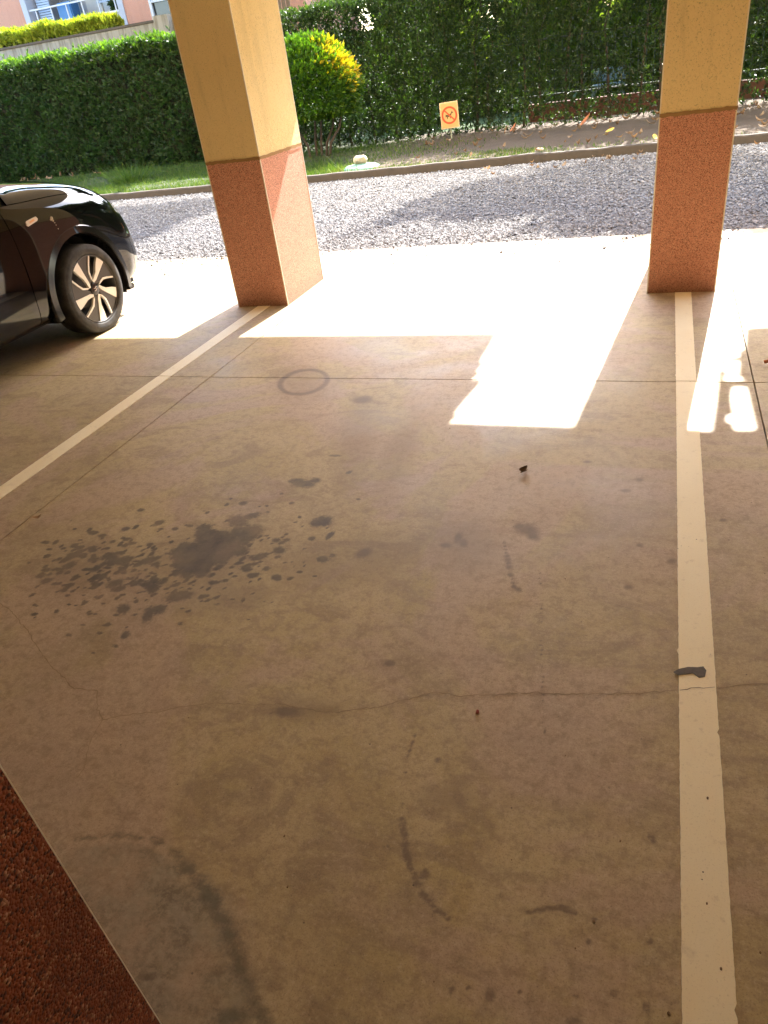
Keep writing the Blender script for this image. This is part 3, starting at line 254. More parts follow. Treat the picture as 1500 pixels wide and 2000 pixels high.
SOFT=[(-.504,1.191,.005,.001,.001,-.004),(-.504,1.176,.007,.002,.002,-.006),(-.503,1.161,.007,.002,.002,-.006),(-.503,1.146,.007,.002,.002,-.006),(-.503,1.131,.006,.001,.002,-.005),(-.502,1.116,.007,.002,.002,-.006),(-.5,1.099,.004,.001,.001,-.003),(-.498,1.082,.005,.001,.001,-.004),(-.495,1.065,.006,.001,.001,-.004),(-.493,1.049,.005,.001,.001,-.004),(-.49,1.033,.005,.001,.001,-.004),(-.485,1.013,.004,.001,.001,-.003),(-.48,.994,.004,.001,.001,-.003),(-.474,.975,.007,.002,.002,-.005),(-.469,.956,.003,.001,.001,-.002),(-.464,.938,.011,.003,.003,-.008),(-.458,.926,.011,.003,.003,-.008),(-.453,.914,.011,.003,.002,-.008),(-.447,.902,.012,.003,.003,-.009),(-.442,.89,.008,.002,.002,-.006),(-.437,.879,.013,.003,.003,-.009),(-.431,.867,.01,.003,.002,-.008),(-.426,.856,.012,.003,.003,-.009),(-.423,.851,.012,.003,.003,-.008),(-.421,.846,.011,.003,.002,-.008),(-.418,.842,.008,.002,.002,-.006),(-.415,.837,.008,.002,.002,-.006),(-.412,.833,.009,.002,.002,-.006),(-.41,.828,.009,.002,.002,-.007),(-.407,.824,.009,.002,.002,-.006),(-.401,.817,.006,.002,.001,-.005),(-.396,.811,.007,.002,.002,-.005),(-.39,.805,.006,.002,.001,-.004),(-.385,.799,.012,.003,.002,-.008),(-.38,.793,.005,.001,.001,-.004),(-.374,.787,.006,.002,.001,-.005),(-.369,.781,.01,.002,.002,-.007),(-.364,.777,.011,.003,.002,-.008),(-.359,.773,.005,.001,.001,-.004),(-.354,.77,.009,.002,.002,-.006),(-.349,.766,.009,.002,.002,-.007),(-.344,.763,.007,.002,.001,-.005),(-.339,.759,.008,.002,.001,-.006),(-.334,.756,.006,.002,.001,-.004),(-.329,.754,.011,.003,.002,-.008),(-.324,.752,.008,.002,.001,-.006),(-.318,.75,.011,.003,.002,-.007),(-.313,.748,.007,.002,.001,-.005),(-.308,.746,.007,.002,.001,-.005),(-.303,.744,.009,.002,.001,-.006),(-.148,.797,.009,.002,.001,-.006),(-.143,.8,.006,.002,.001,-.005),(-.137,.802,.007,.002,.001,-.005),(-.132,.805,.006,.001,.001,-.004),(-.127,.808,.011,.003,.001,-.008),(-.121,.81,.009,.002,.001,-.007),(-.116,.813,.005,.001,.001,-.004),(-.111,.815,.01,.003,.001,-.007),(-.106,.816,.01,.003,.001,-.007),(-.101,.818,.007,.002,.001,-.005),(-.096,.82,.009,.002,.001,-.007),(-.091,.822,.009,.002,.001,-.007),(-.087,.824,.01,.003,.001,-.007),(-.081,.823,.01,.003,.001,-.007),(-.075,.822,.01,.003,.001,-.007),(-.068,.821,.008,.002,.001,-.006),(-.063,.821,.006,.002,.0,-.004),(-.057,.82,.008,.002,.001,-.006),(-.432,2.074,.009,.001,.002,-.011),(-.426,2.053,.007,.001,.001,-.008),(-.42,2.034,.008,.001,.002,-.009),(-.414,2.014,.008,.001,.002,-.01),(-.408,1.995,.012,.002,.002,-.014),(-.402,1.976,.014,.002,.003,-.017),(-.396,1.957,.012,.002,.002,-.014),(-.39,1.936,.013,.002,.003,-.015),(-.383,1.915,.007,.001,.001,-.008),(-.377,1.895,.013,.002,.003,-.015),(-.37,1.875,.006,.001,.001,-.007),(-.364,1.855,.008,.001,.002,-.009),(-.358,1.836,.01,.002,.002,-.012),(-.352,1.831,.009,.001,.002,-.01),(-.346,1.827,.008,.001,.001,-.009),(-.34,1.822,.012,.002,.002,-.014),(-.334,1.817,.006,.001,.001,-.007),(-.328,1.812,.007,.001,.001,-.008),(-.301,2.001,.003,.001,.001,-.004),(-.295,1.973,.003,.001,.001,-.004),(-.29,1.945,.004,.001,.001,-.004),(-.285,1.917,.006,.001,.001,-.007),(-.28,1.89,.006,.001,.001,-.007),(-.275,1.864,.006,.001,.001,-.006),(-.27,1.838,.005,.001,.001,-.006),(-.266,1.812,.004,.001,.001,-.004),(-.261,1.787,.003,.001,.0,-.003),(-.257,1.762,.006,.001,.001,-.006),(-.254,1.741,.006,.001,.001,-.007),(-.251,1.719,.006,.001,.001,-.007),(-.248,1.698,.005,.001,.001,-.005),(-.245,1.678,.006,.001,.001,-.006),(-.243,1.657,.004,.001,.001,-.004),(-.24,1.637,.003,.001,.0,-.003),(-.237,1.617,.003,.001,.0,-.003),(-.235,1.598,.003,.001,.0,-.003),(-.232,1.579,.006,.001,.001,-.006),(-.229,1.56,.006,.001,.001,-.006),(-.226,1.542,.006,.001,.001,-.006),(-.223,1.523,.005,.001,.001,-.005),(-.22,1.505,.004,.001,.001,-.005),(-.217,1.488,.005,.001,.001,-.005),(-.214,1.47,.004,.001,.001,-.004),(-.211,1.453,.006,.001,.001,-.006),(-.208,1.436,.003,.001,.0,-.003),(-.206,1.419,.006,.001,.001,-.005),(-.203,1.403,.005,.001,.001,-.005),(-.201,1.387,.005,.001,.001,-.005),(-.198,1.371,.004,.001,.001,-.004),(-.195,1.355,.005,.001,.001,-.005),(-.193,1.339,.004,.001,.0,-.003),(-.191,1.324,.003,.001,.0,-.003),(-.188,1.309,.004,.001,.0,-.003),(-.186,1.294,.004,.001,.0,-.004),(-.183,1.279,.005,.001,.001,-.004),(-.182,1.275,.003,.001,.0,-.003),(-.181,1.272,.003,.001,.0,-.003),(-.179,1.268,.003,.001,.0,-.003),(-.178,1.265,.005,.001,.001,-.005),(-.177,1.261,.005,.001,.001,-.004),(-.175,1.258,.005,.001,.001,-.004),(-.174,1.255,.005,.001,.001,-.005),(-.173,1.251,.004,.001,.0,-.003),(-1.717,3.523,.022,.001,.01,-.023),(-1.729,3.549,.022,.0,.01,-.024),(-1.745,3.573,.022,.0,.01,-.024),(-1.763,3.596,.023,.0,.01,-.024),(-1.784,3.615,.023,.0,.01,-.024),(-1.806,3.632,.023,.0,.01,-.025),(-1.829,3.644,.023,.0,.011,-.025),(-1.853,3.652,.023,.0,.011,-.025),(-1.877,3.656,.023,.0,.011,-.025),(-1.9,3.655,.023,.0,.011,-.025),(-1.922,3.649,.023,.0,.011,-.025),(-1.942,3.64,.023,.0,.011,-.025),(-1.959,3.625,.023,.0,.011,-.025),(-1.974,3.607,.023,.0,.011,-.025),(-1.985,3.586,.023,.0,.011,-.025),(-1.992,3.562,.023,.0,.011,-.024),(-1.996,3.536,.023,.001,.011,-.024),(-1.996,3.509,.023,.001,.011,-.024),(-1.992,3.482,.023,.001,.011,-.024),(-1.984,3.454,.023,.001,.011,-.023),(-1.973,3.427,.023,.001,.011,-.023),(-1.959,3.402,.023,.001,.011,-.023),(-1.943,3.379,.022,.001,.011,-.022),(-1.924,3.358,.022,.001,.011,-.022),(-1.903,3.341,.022,.001,.01,-.022),(-1.882,3.326,.022,.001,.01,-.022),(-1.859,3.316,.022,.001,.01,-.022),(-1.837,3.309,.022,.001,.01,-.022),(-1.815,3.307,.022,.001,.01,-.022),(-1.793,3.308,.022,.001,.01,-.022),(-1.773,3.313,.021,.001,.01,-.022),(-1.755,3.323,.021,.001,.009,-.022),(-1.738,3.335,.021,.001,.009,-.022),(-1.724,3.351,.021,.001,.009,-.022),(-1.713,3.371,.022,.001,.009,-.022),(-1.705,3.393,.022,.001,.009,-.022),(-1.701,3.416,.022,.001,.009,-.022),(-1.699,3.442,.022,.001,.009,-.023),(-1.702,3.469,.022,.001,.009,-.023),(-1.707,3.496,.022,.001,.01,-.023),(-1.403,3.249,.058,.015,.023,-.056),(-.364,2.165,.048,-.008,.002,-.042),(-.395,2.184,.026,.004,.004,-.023),(-.341,2.132,.029,-.013,-.002,-.03),(.005,2.567,.021,.002,.001,-.016),(-.041,2.48,.022,.003,.001,-.015),(-.201,2.691,.02,.002,.001,-.013),(.292,2.318,.016,.002,-.001,-.013),(-.003,1.891,.017,.003,.001,-.015),(.124,2.05,.017,.003,.0,-.02),(-.653,1.42,.021,.004,.005,-.016),(-.375,.822,.014,.004,.004,-.013),(-.02,.815,.008,.002,.001,-.006),(-.264,.616,.008,.002,.002,-.009),(-.193,.625,.011,.003,.003,-.015),(.082,.68,.007,.005,.005,-.011),(-.04,.623,.016,.004,.001,-.007),(.026,.689,.008,.002,.001,-.009),(.086,.801,.007,.002,.0,-.008),(-.026,.769,.008,.002,.001,-.008),(-.04,.667,.007,.002,.001,-.007),(-.234,.627,.006,.002,.002,-.007),(-.14,.645,.006,.002,.001,-.006),(-.424,1.118,.01,.002,.003,-.01),(-.602,2.081,.004,.041,.016,-.011),(-.576,2.052,.018,.003,.007,-.031),(-.636,2.027,.026,.004,.005,-.018),(.023,2.126,.013,.002,.001,-.015),(-.861,.477,.017,.008,.007,-.007),(.086,1.021,.005,.006,.01,-.014),(-.879,1.182,.049,.011,.01,-.02),(-.921,1.936,.028,.026,.017,-.027),(-.268,1.295,.0,.0,.0,-.0)]
PALE=[(-.871,.492,.207,-.044,-.029,-.195),(-1.0,.6,.204,-.009,.028,-.108),(-.721,.465,.109,.03,.053,-.09),(-1.081,.653,.157,.04,.046,-.062)]
RIM=[(-1.221,.698,.012,.003,.006,-.007),(-1.205,.704,.011,.003,.005,-.007),(-1.189,.71,.011,.003,.005,-.007),(-1.173,.715,.009,.002,.004,-.006),(-1.157,.721,.008,.002,.004,-.005),(-1.141,.727,.012,.003,.006,-.008),(-1.125,.733,.016,.004,.007,-.01),(-1.109,.735,.009,.002,.004,-.006),(-1.093,.738,.013,.003,.006,-.008),(-1.078,.74,.014,.003,.006,-.009),(-1.062,.743,.008,.002,.004,-.005),(-1.047,.745,.007,.002,.003,-.005),(-1.031,.748,.012,.003,.005,-.008),(-1.018,.745,.015,.004,.007,-.01),(-1.005,.742,.01,.002,.004,-.006),(-.992,.739,.008,.002,.004,-.005),(-.98,.736,.012,.003,.005,-.008),(-.967,.733,.008,.002,.003,-.005),(-.955,.73,.021,.005,.009,-.014),(-.939,.721,.016,.004,.007,-.01),(-.923,.712,.016,.004,.006,-.01),(-.908,.703,.027,.007,.011,-.017),(-.893,.694,.016,.004,.006,-.01),(-.878,.686,.022,.006,.008,-.014),(-.863,.677,.02,.005,.008,-.012),(-.848,.669,.022,.006,.008,-.014),(-.834,.66,.022,.006,.008,-.014),(-.821,.651,.031,.008,.011,-.019),(-.807,.642,.023,.006,.008,-.014),(-.794,.633,.025,.007,.009,-.015),(-.781,.624,.03,.008,.011,-.018),(-.768,.616,.026,.007,.009,-.016),(-.755,.607,.022,.006,.008,-.014),(-.745,.599,.018,.005,.006,-.011),(-.735,.591,.026,.007,.009,-.016),(-.725,.583,.027,.007,.009,-.016),(-.716,.575,.022,.006,.007,-.013),(-.706,.567,.026,.007,.008,-.016),(-.697,.56,.014,.004,.004,-.008),(-.688,.552,.021,.006,.007,-.013),(-.678,.543,.026,.007,.008,-.015),(-.668,.534,.012,.003,.004,-.007),(-.659,.526,.021,.006,.006,-.012),(-.65,.517,.014,.004,.004,-.008),(-.64,.509,.022,.006,.007,-.013),(-.631,.501,.02,.005,.006,-.011),(-.622,.493,.015,.004,.004,-.008),(-.616,.488,.015,.004,.004,-.009),(-.609,.483,.021,.006,.006,-.012),(-.603,.479,.02,.005,.006,-.011),(-.597,.474,.017,.005,.005,-.009),(-.591,.469,.019,.005,.005,-.011),(-.584,.465,.017,.005,.005,-.01),(-.688,.447,.016,.004,.005,-.009),(-.674,.452,.024,.007,.008,-.013),(-.659,.457,.025,.007,.008,-.014),(-.645,.463,.026,.007,.008,-.015)]
HALO=[(-1.524,1.746,.272,.236,.179,-.206),(-1.056,1.821,.181,.088,.086,-.156),(-1.265,1.626,.127,.061,.052,-.077),(-.854,1.915,.182,.088,.074,-.162),(-1.942,1.679,.208,.102,.147,-.157),(-.585,2.051,.162,.024,.042,-.176),(-1.838,3.461,.22,.006,.109,-.246),(-.839,1.2,.129,.028,.023,-.051),(-.378,1.015,.071,.017,.013,-.053),(-1.276,2.849,.149,-.078,.098,-.522),(-1.027,2.715,.109,-.071,.035,-.434)]
# ------------------------------------------------------------------ ground sheets
def field(P, L):
    """largest (1 - normalised distance) over a list of ellipses given by centre and two half-axis vectors"""
    F = np.full(len(P), -1.0, np.float32)
    for cx, cy, ux, uy, vx, vy in L:
        A = np.array([[ux, vx], [uy, vy]]); r = max(abs(ux) + abs(vx), abs(uy) + abs(vy)) * 2.05
        m = (np.abs(P[:, 0] - cx) < r) & (np.abs(P[:, 1] - cy) < r)
        if not m.any() or abs(np.linalg.det(A)) < 1e-9: continue
        q = np.linalg.solve(A, (P[m] - (cx, cy)).T); F[m] = np.maximum(F[m], 1 - np.hypot(q[0], q[1]))
    return F
ground = link('ground', npmesh('ground', [(-900, -900, -.2), (900, -900, -.2), (900, 900, -.2), (-900, 900, -.2)], [(0, 1, 2, 3)]), M['soil'])
tag(ground, kind='structure')
fl = empty('concrete_floor'); fl['kind'] = 'structure'
fb = box('slab_bed', -15, 12, -7, 6.6, -.15, -.014, M['under'], fl)
XB = [-14.5, -11.51, -8.5, -5.5, -2.5, .485, 3.48, 6.5, 9.5, 12.0]; YB = [-6.9, -3.0, 3.533, 6.63]
for i in range(len(XB) - 1):
    for j in range(len(YB) - 1):
        x0, x1, y0, y1 = XB[i] + .003, XB[i + 1] - .003, YB[j] + .0035, YB[j + 1] - .0035
        if j == 0 and abs(i - 4) > 2: pass
        st = .5
        if j == 1: st = .0095 if i == 4 else (.03 if i == 3 else .3)
        if j == 2: st = .02 if i == 4 else (.06 if i in (3, 5) else .3)
        ys = np.arange(y0, y1, st) if not (j == 1 and i == 4) else np.concatenate([np.linspace(y0, .2, 12)[:-1], np.arange(.2, y1, st)])
        ys = np.append(ys[:-1], y1); xs = np.append(np.arange(x0, x1, st)[:-1], x1)
        nx, ny = len(xs), len(ys); X, Y = np.meshgrid(xs, ys); P = np.stack([X.ravel(), Y.ravel()], 1)
        idx = np.arange(nx * ny).reshape(ny, nx)
        F = np.stack([idx[:-1, :-1], idx[:-1, 1:], idx[1:, 1:], idx[1:, :-1]], -1).reshape(-1, 4)
        V = np.c_[P, np.zeros(len(P))]
        per = np.concatenate([idx[0, :], idx[1:, -1], idx[-1, -2::-1], idx[-2:0:-1, 0]])
        base = len(V); lo = V[per] - (0, 0, .04); V = np.r_[V, lo]; k = len(per); a = np.arange(k); b = (a + 1) % k
        F = np.r_[F, np.stack([per[a], base + a, base + b, per[b]], 1)]
        P2 = V[:, :2]; at = {}
        for nm, L in (('oil', OIL), ('soft', SOFT), ('pale', PALE), ('rim', RIM), ('halo', HALO)): at[nm] = field(P2, L) if st < .1 else np.full(len(P2), -1.)
        link('concrete_slab', npmesh('concrete_slab', V, F, at), M['floor'], fl)
def ribbon(name, pts, w, z, mat, parent, jit=.006, sub=10):
    pts = [Vector((*p, 0)) for p in pts]; q = []
    for a, b in zip(pts, pts[1:]):
        n = max(2, int((b - a).length / .012))
        for k in range(n):
            t = k / n; q.append(a.lerp(b, t) + Vector((random.gauss(0, jit * .35), random.gauss(0, jit * .35), 0)))
    q.append(pts[-1]); bm = bmesh.new(); prev = None
    for i, p in enumerate(q):
        d = (q[min(i + 1, len(q) - 1)] - q[max(i - 1, 0)]).normalized(); s = Vector((-d.y, d.x, 0)) * w * random.uniform(.25, .75)
        cur = (bm.verts.new((p.x + s.x, p.y + s.y, z)), bm.verts.new((p.x - s.x, p.y - s.y, z)))
        if prev: bm.faces.new((prev[0], prev[1], cur[1], cur[0]))
        prev = cur
    return bmobj(name, bm, mat, parent)
ribbon('crack', [(-2.161, 1.426), (-2.075, 1.398), (-1.91, 1.307), (-1.834, 1.258), (-1.761, 1.212), (-1.692, 1.179), (-1.577, 1.125), (-1.495, 1.132), (-1.444, 1.071), (-1.405, 1.04)], .0022, .0012, M['crack'], fl)
ribbon('crack', [(-1.405, 1.04), (-1.324, 1.077), (-1.253, 1.102), (-1.187, 1.135), (-1.102, 1.165), (-.978, 1.186), (-.906, 1.205), (-.825, 1.203), (-.784, 1.199), (-.708, 1.222), (-.615, 1.257), (-.553, 1.299), (-.49, 1.337), (-.417, 1.337), (-.336, 1.36), (-.216, 1.393), (-.148, 1.399), (-.018, 1.43), (.097, 1.46), (.135, 1.475)], .0020, .0012, M['crack'], fl)
ribbon('crack', [(.24, 1.503), (.323, 1.536), (.40, 1.55), (.482, 1.55)], .0020, .0012, M['crack'], fl)
ribbon('crack', [(-1.405, 1.04), (-1.388, .96), (-1.344, .882), (-1.343, .849)], .0012, .0012, M['crack'], fl)

def strip(x0a, x1a, ya, x0b, x1b, yb, parent, n=140):
    """painted stripe between two ends, edges a little uneven"""
    V = []; F = []
    for k in range(n + 1):
        t = k / n; e0 = random.gauss(0, .0004) - .004 * (random.random() < .01); e1 = random.gauss(0, .0004) - .004 * (random.random() < .015); y = ya + (yb - ya) * t
        xa = x0a + (x0b - x0a) * t + e0; xb = x1a + (x1b - x1a) * t + e1
        V += [(xa, y, .004), (xb, y, .004), (xa, y, .0003), (xb, y, .0003)]
    for k in range(n):
        a = 4 * k; F += [(a, a + 1, a + 5, a + 4), (a + 2, a, a + 4, a + 6), (a + 1, a + 3, a + 7, a + 5)]
    F += [(2, 3, 1, 0), (4 * n, 4 * n + 1, 4 * n + 3, 4 * n + 2)]
    return link('paint_strip', npmesh('paint_strip', V, F), M['line'], parent)
pl = empty('parking_line'); tag(pl, kind='structure')
strip(.142, .232, -1.5, .142, .234, 3.529, pl, 420); strip(.142, .234, 3.537, .141, .238, 4.976, pl)
ribbon('crack', [(.144, 1.478), (.19, 1.489), (.23, 1.501)], .002, .0052, M['crack'], pl)
bm = bmesh.new(); o_ = [(.128, 1.536), (.142, 1.55), (.165, 1.562), (.19, 1.566), (.204, 1.572), (.211, 1.558), (.207, 1.535), (.192, 1.528), (.178, 1.541), (.16, 1.534), (.14, 1.527)]
add_prism(bm, o_, lambda u, v, d: (u, v, d), .0045, .0062); bmobj('rubber_scuff', bm, M['dark'], pl)
pl = empty('parking_line'); tag(pl, kind='structure')
strip(-2.880, -2.785, -1.5, -2.877, -2.783, 3.529, pl, 200); strip(-2.877, -2.783, 3.537, -2.882, -2.775, 4.925, pl)
pl = empty('parking_line'); tag(pl, kind='structure')
strip(-5.87, -5.77, -1.5, -5.87, -5.77, 3.529, pl, 40); strip(-5.87, -5.77, 3.537, -5.87, -5.77, 4.925, pl, 40)

gb = link('gravel_bed', npmesh('gravel_bed', [(-40, 6.64, -.03), (30, 6.64, -.03), (30, 11.42, -.03), (-40, 11.42, -.03)], [(0, 1, 2, 3)]), M['gravelbed']); tag(gb, kind='structure')
n = 130000; y = RNG.uniform(6.60, 11.42, n); st_ = RNG.random(n) < .004; y = np.where(st_, 6.62 - RNG.exponential(.18, n), y); x = RNG.uniform(-11.5, 3.6, n)
ok = (x > -6.3 - (y - 6.6) * 1.05) & (x < 1.6 + (y - 6.6) * .35) & ((y > 6.66) | st_ | (RNG.random(n) < .25)); x, y = x[ok], y[ok]; n = len(x)
s = RNG.gamma(5, .0014, n) + .004; a = RNG.uniform(0, 6.28, n)
oc = np.array([(1, 0, 0), (0, 1, 0), (-1, 0, 0), (0, -1, 0), (0, 0, 1), (0, 0, -1)], float)
of = np.array([(0, 1, 4), (1, 2, 4), (2, 3, 4), (3, 0, 4), (1, 0, 5), (2, 1, 5), (3, 2, 5), (0, 3, 5)])
v = oc[None] * s[:, None, None] * RNG.uniform(.6, 1.3, (n, 6, 1)) * np.array((1.15, .9, .6))
ca, sa = np.cos(a)[:, None], np.sin(a)[:, None]
tz = RNG.normal(0, .3, n)[:, None]
V = np.stack([v[..., 0] * ca - v[..., 1] * sa + x[:, None], v[..., 0] * sa + v[..., 1] * ca + y[:, None], v[..., 2] + v[..., 0] * tz - .026 + s[:, None] * RNG.uniform(.3, .8, n)[:, None] + np.where(y < 6.66, .024, 0)[:, None]], -1).reshape(-1, 3)
F = (of[None] + (np.arange(n) * 6)[:, None, None]).reshape(-1, 3)
o = link('gravel', npmesh('gravel', V, F, {'rnd': np.repeat(RNG.random(n), 6)}), M['pebble']); tag(o, kind='stuff')

# planting strip behind the kerb, lawn and terrace beyond
V = []; F = []; nx, ny = 160, 24
for j in range(ny + 1):
    for i in range(nx + 1):
        X_ = -30 + 50 * i / nx; Y_ = 11.55 + 4.9 * j / ny; V.append((X_, Y_, .055 + .03 * math.sin(X_ * 1.3) * math.sin(Y_ * 1.7) * (j > 1) + random.gauss(0, .008) * (j > 0)))
for j in range(ny):
    for i in range(nx): a = j * (nx + 1) + i; F.append((a, a + 1, a + nx + 2, a + nx + 1))
o = link('planting_strip', npmesh('planting_strip', V, F, smooth=True), M['soil']); tag(o, kind='structure')
def leafcloud(P, T, N, L, wr=.42, fold=.18):
    """diamond leaves folded along the midrib; P centres, T axes, N normals, L lengths"""
    T = T / np.linalg.norm(T, axis=1, keepdims=True); Sd = np.cross(T, N); Sd /= np.linalg.norm(Sd, axis=1, keepdims=True) + 1e-9; N = np.cross(Sd, T)
    L = L[:, None]; w = L * wr * .5
    v = np.stack([P - T * L * .5, P + Sd * w + N * w * fold, P + T * L * .5 - N * L * .08, P - Sd * w + N * w * fold], 1).reshape(-1, 3)
    b = (np.arange(len(P)) * 4)[:, None]; f = np.concatenate([b + (0, 1, 2), b + (0, 2, 3)], 1).reshape(-1, 3)
    return v, f
def rnd_unit(n): v = RNG.normal(size=(n, 3)); return v / np.linalg.norm(v, axis=1, keepdims=True)
def sprigs(C, A, k, L, spread=.8, wr=.42, r=.05, tone=None):
    """k leaves round each sprig centre C growing along axis A"""
    n = len(C); Cn = np.repeat(C, k, 0); An = np.repeat(A, k, 0); U = rnd_unit(n * k)
    T = An + U * spread; P = Cn + T * r * RNG.uniform(.3, 1.2, (n * k, 1)); N = An * .6 + rnd_unit(n * k) + (0, 0, .5)
    Ls = L * RNG.uniform(.6, 1.3, n * k); v, f = leafcloud(P, T, N, Ls, wr)
    t0 = RNG.random(n) if tone is None else tone
    rn = np.clip(np.repeat(t0, k) * .65 + RNG.random(n * k) * .35, 0, 1)
    return v, f, np.repeat(rn, 4)
def foliage(name, parts, mat, parent=None):
    V = []; F = []; R = []; b = 0
    for v, f, r in parts: V.append(v); F.append(f + b); R.append(r); b += len(v)
    o = link(name, npmesh(name, np.concatenate(V), np.concatenate(F), {'rnd': np.concatenate(R)}), mat, parent); return tag(o, kind='stuff')
M['laurel'] = attr_mat('laurel_leaf', [(0, (0.016, 0.030, 0.011)), (.4, (0.030, 0.053, 0.020)), (.75, (0.046, 0.077, 0.029)), (1, (0.08, 0.11, 0.044))], .48, (.30, 1.9, 2.8, .5), .45)
M['toplaurel'] = attr_mat('sun_brightened_laurel_leaf', [(0, (.035, .07, .012)), (.6, (.075, .14, .02)), (1, (.13, .20, .03))], .5, (.42, 1.7, 2.0, .4), .4)  # brighter leaf colour stands in for sun on the hedge top
M['goldleaf'] = attr_mat('golden_privet_leaf', [(0, (.12, .16, .02)), (.5, (.26, .30, .03)), (1, (.42, .42, .06))], .5, (.4, 1.3, 1.4, .4))
M['photinia'] = attr_mat('hedge_leaf', [(0, (0.011, 0.020, 0.008)), (.4, (0.024, 0.041, 0.014)), (.8, (0.042, 0.064, 0.022)), (1, (0.11, 0.125, 0.045))], .42, (.32, 1.8, 2.4, .5), .45)
M['lime'] = attr_mat('lime_leaf', [(0, (0.0504, 0.0864, 0.0144)), (.5, (0.0936, 0.144, 0.0216)), (1, (0.173, 0.202, 0.036))], .5, (.4, 1.4, 1.5, .5))
M['topiary'] = attr_mat('topiary_leaf', [(0, (0.024, 0.06, 0.007)), (.55, (0.06, 0.13, 0.010)), (.8, (0.12, 0.18, 0.012)), (.9, (0.30, 0.26, 0.012)), (1, (0.48, 0.33, 0.02))], .4, (.35, 1.5, 1.7, .4), .5)
M['bigleaf'] = attr_mat('broad_tree_leaf', [(0, (0.0144, 0.036, 0.0108)), (.6, (0.036, 0.072, 0.0216)), (.92, (0.072, 0.101, 0.036)), (1, (0.252, 0.122, 0.036))], .4, (.3, 1.5, 1.9, .6))
M['grass'] = attr_mat('grass_blade', [(0, (0.028, 0.062, 0.010)), (.6, (0.078, 0.135, 0.018)), (.85, (0.15, 0.18, 0.036)), (1, (0.194, 0.166, 0.0792))], .6, (.4, 1.3, 1.4, .5))
M['bark'] = plain('dark_bark', (.085, .06, .042), .9, var=.4, scale=25)
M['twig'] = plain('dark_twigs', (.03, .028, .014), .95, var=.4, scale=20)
M['dryleaf'] = attr_mat('dry_leaf', [(0, (0.158, 0.0864, 0.0432)), (.5, (0.274, 0.173, 0.0936)), (1, (0.396, 0.288, 0.187))], .8, (.25, 1.2, 1, .7))

def fbm2(a, b, s=1.):
    return (np.sin(a * 2.1 * s + 1.3 * np.sin(b * 1.7 * s)) + .6 * np.sin(b * 3.7 * s + a * 1.1 * s + 2) + .5 * np.sin(a * 5.3 * s - b * 2.9 * s)) / 2.1
def hedge_block(x0, x1, y0, y1, h, nf, nt, L, thin=None, hj=.05):
    out = []
    n = nf; x = RNG.uniform(x0, x1, n); z = RNG.uniform(.04, h, n) ** 1.0
    d = RNG.exponential(.10, n); y = y0 + .07 * fbm2(x, z * 1.5, 1.6) + d + .16 * np.exp(-z * 4) * 0 + .10 * (z < .3) * (1 - z / .3)
    keep = np.ones(n, bool) if thin is None else RNG.random(n) < thin(x, z, y)
    C = np.stack([x, y, z + hj * fbm2(x, x * 0, 2.2) * (z / h)], 1)[keep]; A = np.tile((0, -.75, .65), (len(C), 1)) + rnd_unit(len(C)) * .5
    out.append(sprigs(C, A, 6, L, tone=np.clip(.45 + .25 * fbm2(C[:, 0], C[:, 2], 1.1) + RNG.normal(0, .22, len(C)), 0, 1)))
    n = nt; x = RNG.uniform(x0, x1, n); y = RNG.uniform(y0, y1, n); z = h + hj * fbm2(x, y * .3, 2.2) - RNG.exponential(.05, n) - .10 * (np.minimum(y - y0, .12) < .06) + RNG.exponential(.022, n)
    C = np.stack([x, y, z], 1); A = np.tile((0, -.1, 1), (n, 1)) + rnd_unit(n) * .45
    out.append(sprigs(C, A, 6, L, tone=np.clip(.6 + RNG.normal(0, .2, n), 0, 1)))
    return out
h = empty('hedge', (-14, 15.9, 0), 'tall dense dark green clipped hedge with sunlit top, above the black car', 'hedge')
hp = hedge_block(-24, -7.6, 15.3, 16.6, 2.40, 19000, 2500, .085)
o = foliage('foliage', hp, M['laurel'], h); o.location = (14, -15.9, 0)
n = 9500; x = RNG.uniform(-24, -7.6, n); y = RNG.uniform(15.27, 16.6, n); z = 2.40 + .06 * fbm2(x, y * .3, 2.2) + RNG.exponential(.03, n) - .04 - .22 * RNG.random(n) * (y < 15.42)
o = foliage('sun_brightened_top', [sprigs(np.stack([x, y, z], 1), np.tile((0, -.15, 1), (n, 1)) + rnd_unit(n) * .4, 6, .09)], M['toplaurel'], h); o.location = (14, -15.9, 0)  # extra top layer, its lighter colour paints in the sunlight
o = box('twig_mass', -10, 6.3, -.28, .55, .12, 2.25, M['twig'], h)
h = empty('hedge', (-1, 15.9, 0), 'tall looser hedge with bare stems and gaps showing light, behind the dog sign', 'hedge')
thin = lambda x, z, y: np.clip(1.0 - .075 * np.clip(x + 5.5, 0, 9) - .18 * ((z < .75) & (x > -3.0)) - .22 * (np.sin(x * 4.1) * np.sin(z * 5 + x) > .35) * (x > -4.5), .38, 1)
hb = hedge_block(-7.6, 7, 15.3, 16.4, 2.46, 27000, 5200, .064, thin)
n = 9000; x = RNG.uniform(-7.6, 7, n); z = RNG.uniform(.3, 2.5, n); C = np.stack([x, RNG.uniform(15.6, 16.4, n), z], 1); C = C[RNG.random(n) < thin(x, z, 0) * np.where(x > -4.5, .75, 1.)]
hb.append(sprigs(C, np.tile((0, -.3, .7), (len(C), 1)) + rnd_unit(len(C)) * .6, 6, .068))
n = 7000; x = RNG.uniform(-7.6, 7, n); z = RNG.uniform(2.4, 3.4, n) ; C = np.stack([x, RNG.uniform(15.5, 16.5, n), z], 1)[x > -4.2]
hb.append(sprigs(C, rnd_unit(len(C)), 6, .085))
o = foliage('foliage', hb, M['photinia'], h); o.location = (1, -15.9, 0)
x = -7.4
